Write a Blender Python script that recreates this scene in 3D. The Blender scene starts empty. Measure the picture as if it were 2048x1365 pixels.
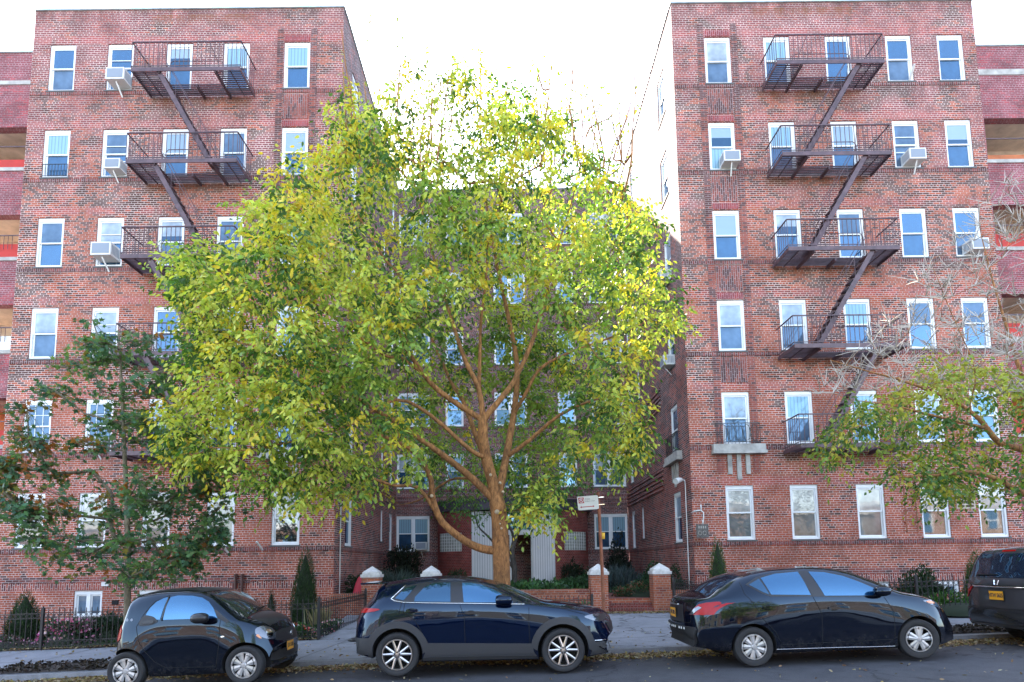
import bpy, bmesh, math, random
import numpy as np
from mathutils import Vector, Matrix, Quaternion
from mathutils.bvhtree import BVHTree
R_ = math.radians
random.seed(7); rng = np.random.default_rng(11)
scene = bpy.context.scene
COL = scene.collection

# ------------------------------------------------------------------ camera
CAM_H = 1.78
PITCH, ROLL = 5.88, 0.66
FPX = 1200.0 / 2048.0           # focal length in picture widths
cam_d = bpy.data.cameras.new("camera"); cam = bpy.data.objects.new("camera", cam_d); COL.objects.link(cam)
cam_d.sensor_width = 36.0; cam_d.lens = 36.0 * FPX
cam_d.shift_x = 0.00322; cam_d.shift_y = 0.1582
cam_d.clip_start = 0.05; cam_d.clip_end = 2000
cam.matrix_world = Matrix.Translation((0, 0, CAM_H)) @ Matrix.Rotation(R_(90 + PITCH), 4, 'X') @ Matrix.Rotation(R_(-ROLL), 4, 'Z')
scene.camera = cam

# ------------------------------------------------------------------ light
SUN_DIR = Vector((-0.36, 0.80, 0.69)).normalized()      # towards the sun, behind the building on the left
sun_el = math.asin(SUN_DIR.z); sun_az = math.atan2(SUN_DIR.x, SUN_DIR.y)
world = bpy.data.worlds.new("World"); scene.world = world; world.use_nodes = True
wn = world.node_tree.nodes; wl = world.node_tree.links
bg = wn['Background']; sky = wn.new('ShaderNodeTexSky'); sky.sky_type = 'NISHITA'; sky.sun_disc = False
sky.sun_elevation = sun_el; sky.sun_rotation = sun_az; sky.air_density = 1.0; sky.dust_density = 1.0; sky.ozone_density = 2.0
hs = wn.new('ShaderNodeHueSaturation'); hs.inputs['Saturation'].default_value = .74; wl.new(sky.outputs[0], hs.inputs['Color']); wl.new(hs.outputs[0], bg.inputs[0]); bg.inputs[1].default_value = 0.15
sl = bpy.data.lights.new("sun", 'SUN'); sl.energy = 4.0; sl.angle = R_(0.5); sl.color = (1.0, 0.93, 0.82)
so = bpy.data.objects.new("sun", sl); COL.objects.link(so)
so.rotation_euler = (-SUN_DIR).to_track_quat('-Z', 'Y').to_euler()
scene.view_settings.view_transform = 'Standard'; scene.view_settings.look = 'None'
scene.view_settings.exposure = 2.80; scene.view_settings.gamma = 1.0
scene.render.engine = 'CYCLES'
scene.cycles.max_bounces = 6; scene.cycles.transparent_max_bounces = 8
scene.cycles.caustics_reflective = False; scene.cycles.caustics_refractive = False

# pixel (2048 wide) + depth -> world point; used to read sizes and places off the photograph
_M = cam.matrix_world.to_3x3()
def at(u, v, Y):
    d = _M @ Vector(((u - 1017.4) / 1200.0, (1006.4 - v) / 1200.0, -1.0))
    t = Y / d.y
    return Vector((d.x * t, Y, d.z * t + CAM_H))

# ------------------------------------------------------------------ tags
def tag(o, label=None, cat=None, group=None, kind=None):
    if label: o['label'] = label
    if cat: o['category'] = cat
    if group: o['group'] = group
    if kind: o['kind'] = kind
    return o
def empty(name, loc=(0, 0, 0), rz=0.0, label=None, cat=None, group=None):
    o = bpy.data.objects.new(name, None); COL.objects.link(o); o.location = loc; o.rotation_euler = (0, 0, rz)
    o.empty_display_size = 0.2
    return tag(o, label, cat, group)
def copy_tree(o, parent=None):
    c = o.copy(); COL.objects.link(c)
    if parent is not None: c.parent = parent
    for ch in list(o.children): copy_tree(ch, c)
    return c

# ------------------------------------------------------------------ mesh builder
class MB:
    def __init__(s): s.v = []; s.f = []; s.m = []; s.uv = []
    def face(s, pts, mi=0, uv=None):
        n = len(s.v); s.v += [tuple(p) for p in pts]; s.f.append(tuple(range(n, n + len(pts)))); s.m.append(mi)
        if uv is None:
            a, b, c = Vector(pts[0]), Vector(pts[1]), Vector(pts[2]); nn = (b - a).cross(c - b)
            ax, ay, az = abs(nn.x), abs(nn.y), abs(nn.z)
            if az >= ax and az >= ay: uv = [(p[0], p[1]) for p in pts]
            elif ay >= ax: uv = [(p[0], p[2]) for p in pts]
            else: uv = [(p[1], p[2]) for p in pts]
        s.uv += uv
    def box(s, x0, x1, y0, y1, z0, z1, mi=0, skip=''):
        if x0 > x1: x0, x1 = x1, x0
        if y0 > y1: y0, y1 = y1, y0
        if z0 > z1: z0, z1 = z1, z0
        F = {'s': [(x0, y0, z0), (x1, y0, z0), (x1, y0, z1), (x0, y0, z1)], 'n': [(x1, y1, z0), (x0, y1, z0), (x0, y1, z1), (x1, y1, z1)],
             'w': [(x0, y1, z0), (x0, y0, z0), (x0, y0, z1), (x0, y1, z1)], 'e': [(x1, y0, z0), (x1, y1, z0), (x1, y1, z1), (x1, y0, z1)],
             't': [(x0, y0, z1), (x1, y0, z1), (x1, y1, z1), (x0, y1, z1)], 'b': [(x0, y1, z0), (x1, y1, z0), (x1, y0, z0), (x0, y0, z0)]}
        for k, p in F.items():
            if k not in skip: s.face(p, mi)
    def bar(s, p, q, w, h=None, mi=0, up=(0, 0, 1)):
        p = Vector(p); q = Vector(q); h = w if h is None else h; d = (q - p)
        if d.length < 1e-6: return
        d.normalize(); u = Vector(up)
        if abs(d.dot(u)) > .97: u = Vector((0, 1, 0))
        a = d.cross(u).normalized() * (w / 2); b = a.cross(d).normalized() * (h / 2)
        A = [p - a - b, p + a - b, p + a + b, p - a + b]; B = [x + (q - p) for x in A]
        s.face([A[3], A[2], A[1], A[0]], mi); s.face(B, mi)
        for i in range(4): j = (i + 1) % 4; s.face([A[i], A[j], B[j], B[i]], mi)
    def tube(s, path, rad, n=8, mi=0, cap=True):
        path = [Vector(p) for p in path]; m = len(path)
        if not hasattr(rad, '__len__'): rad = [rad] * m
        rings = []; prev = None
        for i in range(m):
            d = (path[min(i + 1, m - 1)] - path[max(i - 1, 0)])
            d = d.normalized() if d.length > 1e-9 else Vector((0, 0, 1))
            if prev is None:
                u = Vector((0, 0, 1)) if abs(d.z) < .9 else Vector((1, 0, 0)); a = d.cross(u).normalized()
            else:
                a = prev - d * prev.dot(d); a = a.normalized() if a.length > 1e-6 else d.orthogonal().normalized()
            prev = a; b = d.cross(a)
            rings.append([path[i] + (a * math.cos(2 * math.pi * k / n) + b * math.sin(2 * math.pi * k / n)) * rad[i] for k in range(n)])
        base = len(s.v)
        for r in rings: s.v += [tuple(p) for p in r]
        for i in range(m - 1):
            for k in range(n):
                k2 = (k + 1) % n
                s.f.append((base + i * n + k, base + i * n + k2, base + (i + 1) * n + k2, base + (i + 1) * n + k)); s.m.append(mi)
                s.uv += [(k / n, i), ((k + 1) / n, i), ((k + 1) / n, i + 1), (k / n, i + 1)]
        if cap:
            s.f.append(tuple(base + k for k in reversed(range(n)))); s.m.append(mi); s.uv += [(0, 0)] * n
            s.f.append(tuple(base + (m - 1) * n + k for k in range(n))); s.m.append(mi); s.uv += [(0, 0)] * n
    def lathe(s, prof, c=(0, 0, 0), axis='z', n=24, mi=0, a0=0.0, a1=2 * math.pi):
        c = Vector(c); full = abs(a1 - a0 - 2 * math.pi) < 1e-6; cnt = n if full else n + 1; base = len(s.v)
        for (r, h) in prof:
            for k in range(cnt):
                t = a0 + (a1 - a0) * k / n; x, y = r * math.cos(t), r * math.sin(t)
                s.v.append(tuple(c + (Vector((x, y, h)) if axis == 'z' else Vector((x, h, y)))))
        for i in range(len(prof) - 1):
            for k in range(n):
                k2 = (k + 1) % cnt
                s.f.append((base + i * cnt + k, base + i * cnt + k2, base + (i + 1) * cnt + k2, base + (i + 1) * cnt + k)); s.m.append(mi)
                s.uv += [(k / n, i), ((k + 1) / n, i), ((k + 1) / n, i + 1), (k / n, i + 1)]
    def sheet(s, fn, us, vs, mi=0, uvs=1.0):
        base = len(s.v); nu, nv = len(us), len(vs)
        for v in vs:
            for u in us: s.v.append(tuple(fn(u, v)))
        for j in range(nv - 1):
            for i in range(nu - 1):
                a = base + j * nu + i; s.f.append((a, a + 1, a + nu + 1, a + nu)); s.m.append(mi)
                s.uv += [(us[i] * uvs, vs[j] * uvs), (us[i + 1] * uvs, vs[j] * uvs), (us[i + 1] * uvs, vs[j + 1] * uvs), (us[i] * uvs, vs[j + 1] * uvs)]
    def build(s, name, mats, parent=None, smooth=False, org=(0, 0, 0), auto=None, merge=False):
        me = bpy.data.meshes.new(name); ox, oy, oz = org
        me.from_pydata([(a - ox, b - oy, c - oz) for a, b, c in s.v], [], s.f)
        uvl = me.uv_layers.new(name='UVMap'); uvl.data.foreach_set('uv', np.array(s.uv, dtype=np.float32).ravel())
        if not isinstance(mats, (list, tuple)): mats = [mats]
        for m in mats: me.materials.append(m)
        me.polygons.foreach_set('material_index', s.m)
        if merge:
            bm = bmesh.new(); bm.from_mesh(me); bmesh.ops.remove_doubles(bm, verts=bm.verts, dist=1e-4); bm.to_mesh(me); bm.free()
        if smooth:
            me.polygons.foreach_set('use_smooth', [True] * len(me.polygons))
            if auto: me.set_sharp_from_angle(angle=R_(auto))
        me.update()
        o = bpy.data.objects.new(name, me); COL.objects.link(o)
        if parent is not None: o.parent = parent
        else: o.location = org
        return o

# ------------------------------------------------------------------ materials
def new_mat(name):
    m = bpy.data.materials.new(name); m.use_nodes = True
    return m, m.node_tree.nodes, m.node_tree.links, m.node_tree.nodes['Principled BSDF']
def noise(n, l, scale, detail=3, rough=.55, co=None, dist=0.0):
    t = n.new('ShaderNodeTexNoise'); t.inputs['Scale'].default_value = scale; t.inputs['Detail'].default_value = detail
    t.inputs['Roughness'].default_value = rough; t.inputs['Distortion'].default_value = dist
    if co is not None: l.new(co, t.inputs['Vector'])
    return t
def ramp(n, l, src, stops):
    r = n.new('ShaderNodeValToRGB'); l.new(src, r.inputs[0]); e = r.color_ramp.elements
    while len(e) < len(stops): e.new(.5)
    for i, (p, c) in enumerate(stops):
        e[i].position = p; e[i].color = (c, c, c, 1) if not hasattr(c, '__len__') else (*c, 1)
    return r
def mix(n, l, fac, a, b, mode='MIX'):
    m = n.new('ShaderNodeMix'); m.data_type = 'RGBA'; m.blend_type = mode
    for sock, val in ((m.inputs['Factor'], fac), (m.inputs[6], a), (m.inputs[7], b)):
        if hasattr(val, 'links'): l.new(val, sock)
        elif hasattr(val, '__len__'): sock.default_value = (*val, 1)
        else: sock.default_value = val
    return m.outputs[2]
def math_(n, l, op, a, b=0.0):
    m = n.new('ShaderNodeMath'); m.operation = op
    for i, val in enumerate((a, b)):
        if hasattr(val, 'links'): l.new(val, m.inputs[i])
        else: m.inputs[i].default_value = val
    return m.outputs[0]
def bump(n, l, h, strength, dist, p):
    b = n.new('ShaderNodeBump'); b.inputs['Strength'].default_value = strength; b.inputs['Distance'].default_value = dist
    l.new(h, b.inputs['Height']); l.new(b.outputs[0], p.inputs['Normal']); return b
def simple(name, col, rough=.5, metal=0.0, coat=0.0, spec=None, ior=None, var=0.0, vs=3.0, bmp=0.0, bs=30.0, bd=.01, emit=None):
    m, n, l, p = new_mat(name)
    p.inputs['Base Color'].default_value = (*col, 1); p.inputs['Roughness'].default_value = rough; p.inputs['Metallic'].default_value = metal
    p.inputs['Coat Weight'].default_value = coat; p.inputs['Coat Roughness'].default_value = 0.02
    if spec is not None: p.inputs['Specular IOR Level'].default_value = spec
    if ior: p.inputs['IOR'].default_value = ior
    tc = n.new('ShaderNodeTexCoord')
    if var > 0:
        t = noise(n, l, vs, 5, .6, tc.outputs['Object'])
        r = ramp(n, l, t.outputs[0], [(.3, 1 - var), (.7, 1 + var * .6)])
        l.new(mix(n, l, 1.0, col, r.outputs[0], 'MULTIPLY'), p.inputs['Base Color'])
    if bmp > 0:
        t = noise(n, l, bs, 4, .6, tc.outputs['Object']); bump(n, l, t.outputs[0], bmp, bd, p)
    if emit: p.inputs['Emission Color'].default_value = (*emit[0], 1); p.inputs['Emission Strength'].default_value = emit[1]
    return m

def brick_mat(name, red=(.30, .075, .05), dark=(.075, .03, .028), mortar=(.68, .55, .50), dark_amt=.5, swap=False,
              header=True, row=.0677, wid=.2032, ms=.0145, stain=True, paint=0.0, paint_col=(.30, .09, .13), dirt=.35):
    m, n, l, p = new_mat(name)
    uv = n.new('ShaderNodeUVMap'); uv.uv_map = 'UVMap'; co = uv.outputs[0]
    sep = n.new('ShaderNodeSeparateXYZ'); l.new(co, sep.inputs[0])
    if swap:
        cmb = n.new('ShaderNodeCombineXYZ'); l.new(sep.outputs[1], cmb.inputs[0]); l.new(sep.outputs[0], cmb.inputs[1]); bco = cmb.outputs[0]
    else: bco = co
    b = n.new('ShaderNodeTexBrick'); l.new(bco, b.inputs['Vector'])
    b.inputs['Scale'].default_value = 1.0; b.inputs['Brick Width'].default_value = wid; b.inputs['Row Height'].default_value = row
    b.inputs['Mortar Size'].default_value = ms / 2; b.inputs['Mortar Smooth'].default_value = .15; b.inputs['Bias'].default_value = 0.0
    b.offset = .5; b.squash = .5 if header else 1.0; b.squash_frequency = 6 if header else 1
    b.inputs['Color1'].default_value = (0, 0, 0, 1); b.inputs['Color2'].default_value = (1, 1, 1, 1); b.inputs['Mortar'].default_value = (.5, .5, .5, 1)
    rnd = b.outputs['Color']
    # which bricks are dark: per-brick random against patchy large noise
    big = noise(n, l, .55, 4, .6, co); mid = noise(n, l, 2.3, 3, .6, co)
    thr = math_(n, l, 'ADD', math_(n, l, 'MULTIPLY', math_(n, l, 'SUBTRACT', big.outputs[0], .5), 2.2), dark_amt)
    if stain:   # darker bricks higher up the wall, as laid
        hz = n.new('ShaderNodeMapRange'); l.new(sep.outputs[1], hz.inputs[0]); hz.inputs[1].default_value = 2; hz.inputs[2].default_value = 17
        hz.inputs[3].default_value = -.22; hz.inputs[4].default_value = .42; thr = math_(n, l, 'ADD', thr, hz.outputs[0])
    sel = n.new('ShaderNodeMapRange'); l.new(math_(n, l, 'SUBTRACT', thr, rnd), sel.inputs[0]); sel.inputs[1].default_value = -.08; sel.inputs[2].default_value = .08
    tone = noise(n, l, 9.0, 2, .5, co)
    redv = mix(n, l, tone.outputs[0], tuple(c * .72 for c in red), tuple(min(1, c * 1.3) for c in red))
    darkv = mix(n, l, mid.outputs[0], tuple(c * .7 for c in dark), tuple(min(1, c * 1.7) for c in dark))
    bc = mix(n, l, sel.outputs[0], redv, darkv)
    if paint > 0:
        pn = noise(n, l, .7, 5, .62, co, .6)
        hz2 = n.new('ShaderNodeMapRange'); l.new(sep.outputs[1], hz2.inputs[0]); hz2.inputs[1].default_value = 6; hz2.inputs[2].default_value = 20
        hz2.inputs[3].default_value = -.18; hz2.inputs[4].default_value = .22
        pf = ramp(n, l, math_(n, l, 'ADD', pn.outputs[0], hz2.outputs[0]), [(.56, 0.0), (.68, paint)])
        bc = mix(n, l, pf.outputs[0], bc, paint_col)
    d2 = noise(n, l, 1.3, 6, .65, co)
    dr = ramp(n, l, d2.outputs[0], [(.35, 1 - dirt), (.62, 1.08)])
    mcol = mix(n, l, 1.0, mortar, ramp(n, l, big.outputs[0], [(.35, .62), (.65, 1.15)]).outputs[0], 'MULTIPLY')
    full = mix(n, l, b.outputs['Fac'], bc, mcol)
    full = mix(n, l, 1.0, full, dr.outputs[0], 'MULTIPLY')
    if paint > 0:   # soot under the sill courses and old red lime wash over the window heads
        fr = math_(n, l, 'FRACT', math_(n, l, 'DIVIDE', math_(n, l, 'SUBTRACT', sep.outputs[1], 2.455), 3.015))
        mp = n.new('ShaderNodeMapping'); mp.inputs['Scale'].default_value = (2.2, .5, 1); l.new(co, mp.inputs[0]); sn = noise(n, l, 1.6, 5, .65, mp.outputs[0])
        soot = ramp(n, l, fr, [(.72, 0.0), (.86, .35), (.965, 1.0), (1.0, .6)]); sf = math_(n, l, 'MULTIPLY', soot.outputs[0], ramp(n, l, sn.outputs[0], [(.42, .05), (.62, .75)]).outputs[0])
        full = mix(n, l, sf, full, (.085, .045, .042))
        xa = math_(n, l, 'ABSOLUTE', math_(n, l, 'ADD', math_(n, l, 'ABSOLUTE', sep.outputs[0]), -10.03)); xm = ramp(n, l, xa, [(.0, 1.0), (.9, 1.0), (1.0, 0.0)]); xm.color_ramp.elements[1].position = .98
        xr = n.new('ShaderNodeMapRange'); l.new(xa, xr.inputs[0]); xr.inputs[1].default_value = 1.75; xr.inputs[2].default_value = 1.6
        rs = ramp(n, l, fr, [(.74, 0.0), (.87, .8), (.895, .9), (.90, 0.0)]); gz = n.new('ShaderNodeMapRange'); l.new(sep.outputs[1], gz.inputs[0]); gz.inputs[1].default_value = 4.3; gz.inputs[2].default_value = 4.4
        rf = math_(n, l, 'MULTIPLY', math_(n, l, 'MULTIPLY', rs.outputs[0], xr.outputs[0]), math_(n, l, 'MULTIPLY', gz.outputs[0], ramp(n, l, sn.outputs[0], [(.38, .1), (.60, .8)]).outputs[0]))
        full = mix(n, l, rf, full, (.20, .075, .03))
        hd = ramp(n, l, fr, [(.545, 0.0), (.565, 1.0), (.62, 1.0), (.66, 0.0)]); hf = math_(n, l, 'MULTIPLY', hd.outputs[0], ramp(n, l, sn.outputs[0], [(.40, .0), (.55, .55)]).outputs[0])
        hb = mix(n, l, b.outputs['Fac'], (.40, .095, .085), (.62, .42, .40)); full = mix(n, l, hf, full, hb)
    l.new(full, p.inputs['Base Color']); p.inputs['Roughness'].default_value = .85; p.inputs['Specular IOR Level'].default_value = .3
    inv = math_(n, l, 'SUBTRACT', 1.0, b.outputs['Fac'])
    fine = noise(n, l, 60, 3, .6, co)
    bump(n, l, math_(n, l, 'ADD', inv, math_(n, l, 'MULTIPLY', fine.outputs[0], .25)), .7, .008, p)
    return m

M = {}
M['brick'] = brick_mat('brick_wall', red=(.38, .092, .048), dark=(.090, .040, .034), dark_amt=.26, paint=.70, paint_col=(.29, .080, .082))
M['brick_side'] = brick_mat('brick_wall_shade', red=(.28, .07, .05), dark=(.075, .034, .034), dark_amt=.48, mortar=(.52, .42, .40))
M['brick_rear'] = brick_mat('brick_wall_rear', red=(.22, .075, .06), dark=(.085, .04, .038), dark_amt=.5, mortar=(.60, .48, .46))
M['brick_painted'] = brick_mat('brick_painted', red=(.38, .075, .085), dark=(.22, .06, .07), dark_amt=.45, mortar=(.46, .33, .34), paint=.0)
M['brick_garden'] = brick_mat('brick_garden', red=(.42, .12, .06), dark=(.24, .06, .04), dark_amt=.3, stain=False, mortar=(.46, .36, .30))
M['brick_entry'] = brick_mat('brick_entry', red=(.28, .05, .04), dark=(.18, .035, .03), dark_amt=.4, stain=False, header=False, wid=.1016, row=.0677, ms=.012, mortar=(.36, .22, .19))
M['rowlock'] = brick_mat('brick_rowlock', red=(.24, .065, .055), dark=(.10, .04, .038), dark_amt=.5, swap=True, header=False, wid=.205, row=.0677, ms=.014, stain=False, mortar=(.36, .29, .28))
M['soldier'] = brick_mat('brick_soldier', red=(.34, .085, .06), dark=(.12, .04, .04), dark_amt=.3, swap=True, header=False, wid=.205, row=.0677, ms=.014, stain=False)
M['soldier_red'] = brick_mat('brick_soldier_painted', red=(.30, .062, .062), dark=(.20, .05, .055), dark_amt=.3, swap=True, header=False, wid=.205, row=.0677, ms=.012, stain=False, mortar=(.42, .26, .27))
M['panel'] = brick_mat('brick_panel', red=(.27, .08, .062), dark=(.10, .045, .044), dark_amt=.35, swap=True, header=False, wid=.2032, row=.0677, ms=.013, stain=False, mortar=(.40, .34, .34))
M['stack'] = brick_mat('brick_stack', red=(.31, .08, .055), dark=(.10, .042, .040), dark_amt=.3, header=False, wid=.215, row=.0677, ms=.013, mortar=(.40, .33, .32))
M['brick_step'] = brick_mat('brick_step', red=(.22, .06, .045), dark=(.13, .04, .035), dark_amt=.4, stain=False, swap=True, header=False, wid=.2, row=.07, mortar=(.25, .19, .17))
M['stone'] = simple('limestone', (.42, .40, .37), .85, var=.4, vs=3.0, bmp=.3, bs=40, bd=.006)
M['stone_cap'] = simple('painted_cap', (.62, .60, .58), .7, var=.3, vs=7.0, bmp=.2, bs=30, bd=.006)
M['slate'] = simple('dark_sill', (.10, .10, .10), .7, var=.3)
M['vinyl'] = simple('white_vinyl', (.78, .79, .80), .45, var=.06, vs=4)
M['ac_white'] = simple('ac_case', (.66, .66, .64), .5, var=.12, vs=4)
M['ac_grey'] = simple('ac_grille', (.22, .25, .30), .5)
M['iron'] = simple('painted_iron', (.095, .055, .065), .5, var=.45, vs=5, spec=.5)
M['black_iron'] = simple('black_iron', (.018, .018, .020), .4, spec=.5)
M['coping'] = simple('metal_coping', (.50, .62, .64), .4, metal=.3, var=.2)
M['roof'] = simple('roof_felt', (.12, .12, .12), .9)
M['white_paint'] = simple('white_paint', (.72, .72, .70), .6, var=.1)
M['cream'] = simple('cream_stucco', (.58, .48, .38), .85, var=.3, vs=2)
M['red_paint'] = simple('red_paint', (.45, .03, .02), .7, var=.25, vs=2)
M['orange_paint'] = simple('rusty_plaster', (.42, .13, .05), .85, var=.3, vs=2)
M['rust'] = simple('rusty_steel', (.26, .09, .045), .75, var=.45, vs=8)
M['dark'] = simple('dark_void', (.012, .012, .013), .9)

def glass_mat(name, base, rough=.03, ior=2.1, wav=.009, stripes=0, tint=(.42, .70, 1.0), shade=None):
    m, n, l, p = new_mat(name)
    tc = n.new('ShaderNodeTexCoord')
    col = base
    if stripes:
        sx = n.new('ShaderNodeSeparateXYZ'); l.new(tc.outputs['Object'], sx.inputs[0])
        w = math_(n, l, 'FRACT', math_(n, l, 'MULTIPLY', sx.outputs[2 if stripes == 1 else 0], 26.0 if stripes == 1 else 9.0))
        r = ramp(n, l, w, [(.0, .55), (.25, 1.0), (.8, 1.0), (1.0, .6)])
        col = mix(n, l, 1.0, base, r.outputs[0], 'MULTIPLY')
        l.new(col, p.inputs['Base Color'])
    else:
        t = noise(n, l, 1.7, 3, .5, tc.outputs['Object']); r = ramp(n, l, t.outputs[0], [(.35, .55), (.65, 1.2)])
        l.new(mix(n, l, 1.0, base, r.outputs[0], 'MULTIPLY'), p.inputs['Base Color'])
    p.inputs['Roughness'].default_value = rough; p.inputs['IOR'].default_value = ior
    oi = n.new('ShaderNodeObjectInfo'); p.inputs['Specular Tint'].default_value = (*tint, 1)  # blue specular tint stands in for the clear sky's reflection
    if shade:   # a roller blind or curtain drawn part of the way down behind the glass
        sz = n.new('ShaderNodeSeparateXYZ'); l.new(tc.outputs['Object'], sz.inputs[0])
        th = math_(n, l, 'ADD', math_(n, l, 'MULTIPLY', oi.outputs['Random'], .80), .40)
        mr = n.new('ShaderNodeMapRange'); l.new(math_(n, l, 'SUBTRACT', sz.outputs[2], th), mr.inputs[0]); mr.inputs[1].default_value = -.006; mr.inputs[2].default_value = .006
        src = p.inputs['Base Color'].links[0].from_socket
        l.new(mix(n, l, mr.outputs[0], shade, src), p.inputs['Base Color'])
    va = n.new('ShaderNodeVectorMath'); va.operation = 'ADD'; l.new(tc.outputs['Object'], va.inputs[0]); l.new(oi.outputs['Location'], va.inputs[1])
    t2 = noise(n, l, 1.6, 2, .5, va.outputs[0]); bump(n, l, t2.outputs[0], wav * 10, .02, p)
    return m
M['g_dark'] = glass_mat('window_glass_dark', (.012, .050, .11), ior=2.6)  # blue bases of the upper panes carry painted sky reflection
M['g_screen'] = glass_mat('window_glass_screen', (.022, .065, .13), rough=.08, ior=2.2)
M['g_blind'] = glass_mat('window_glass_blind', (.30, .38, .45), stripes=1, ior=1.9, shade=(.015, .04, .075))
M['g_curtain'] = glass_mat('window_glass_curtain', (.24, .38, .46), stripes=2, ior=1.9)
M['g_shade'] = glass_mat('window_glass_shade', (.38, .42, .45), ior=1.9, shade=(.02, .04, .07))
M['g_grey'] = glass_mat('window_glass_grey', (.10, .15, .22), ior=1.8)
M['n_shade'] = glass_mat('ground_glass_shade', (.50, .50, .47), ior=1.65, tint=(1, .97, .92)); M['n_grey'] = glass_mat('ground_glass_grey', (.17, .175, .175), ior=1.7, tint=(1, .97, .92))  # ground floor panes: tint stands in for the sunlit street's reflection
M['n_curtain'] = glass_mat('ground_glass_curtain', (.42, .40, .36), stripes=2, ior=1.65, tint=(1, .97, .92)); M['n_dark'] = glass_mat('ground_glass_dark', (.03, .035, .04), ior=2.3, tint=(.9, .95, 1))
M['g_block'] = simple('glass_block', (.42, .45, .40), .25, spec=.8, var=.3, vs=6)
# ------------------------------------------------------------------ ground heights
_gx = [-60, -20, -12, -6, -4.2, -1.8, .9, 3.9, 6.5, 10, 14, 22, 60]
_gz = [-1.4, -.62, -.37, -.165, -.095, -.03, .045, .135, .205, .30, .40, .58, 1.3]
def g(x): return float(np.interp(x, _gx, _gz))
KY, FY, WY = 11.60, 14.7, 18.3          # kerb, fence line, facade plane
def fz(x): return .15 + .0245 * x        # ground height along the fence line
def sidewalk_z(x, y):
    t = min(1, max(0, (y - KY) / (FY - KY))); return (g(x) + .085) * (1 - t) + fz(x) * t
def road_z(x, y):
    c = .035 * ((y - 7.0) / 4.5) ** 2
    return g(x) - c + .012
def yard_z(x, y):
    t = min(1, max(0, (y - FY) / (WY - FY))); return fz(x) + .10 * t + .02
BASE_Z = -.6
W = WY
SILLS = [2.455, 5.41, 8.40, 11.42, 14.47, 17.52]; WH = 1.665; WW = .86
ROOF = 20.42

# ------------------------------------------------------------------ generic wall with openings
def wall(mb, plane, const, face, u0, u1, z0, z1, ops, depth=.13, mi=0, mi_rev=None):
    """plane 'y': wall at y=const spanning x; plane 'x': wall at x=const spanning y. face=+1/-1 outward direction."""
    mi_rev = mi if mi_rev is None else mi_rev
    us = sorted({u0, u1, *[o[0] for o in ops], *[o[1] for o in ops]}); zs = sorted({z0, z1, *[o[2] for o in ops], *[o[3] for o in ops]})
    us = [u for u in us if u0 <= u <= u1]; zs = [z for z in zs if z0 <= z <= z1]
    P3 = (lambda u, z, d: (u, const - face * d, z)) if plane == 'y' else (lambda u, z, d: (const - face * d, u, z))
    flip = (face < 0) if plane == 'y' else (face > 0)
    def q(pts):
        mb.face(pts if flip else pts[::-1], mi)
    for j in range(len(zs) - 1):
        run = None
        for i in range(len(us) - 1):
            cu, cz = (us[i] + us[i + 1]) / 2, (zs[j] + zs[j + 1]) / 2
            hole = any(o[0] < cu < o[1] and o[2] < cz < o[3] for o in ops)
            if not hole and run is None: run = us[i]
            if run is not None and (hole or i == len(us) - 2):
                e = us[i] if hole else us[i + 1]
                q([P3(run, zs[j], 0), P3(e, zs[j], 0), P3(e, zs[j + 1], 0), P3(run, zs[j + 1], 0)]); run = None
    for (a, b, c, d) in [o[:4] for o in ops]:
        for pts in ([P3(a, c, 0), P3(a, c, depth), P3(a, d, depth), P3(a, d, 0)], [P3(b, c, depth), P3(b, c, 0), P3(b, d, 0), P3(b, d, depth)],
                    [P3(a, d, 0), P3(a, d, depth), P3(b, d, depth), P3(b, d, 0)], [P3(a, c, depth), P3(a, c, 0), P3(b, c, 0), P3(b, c, depth)]):
            mb.face(pts if flip else pts[::-1], mi_rev)

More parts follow.
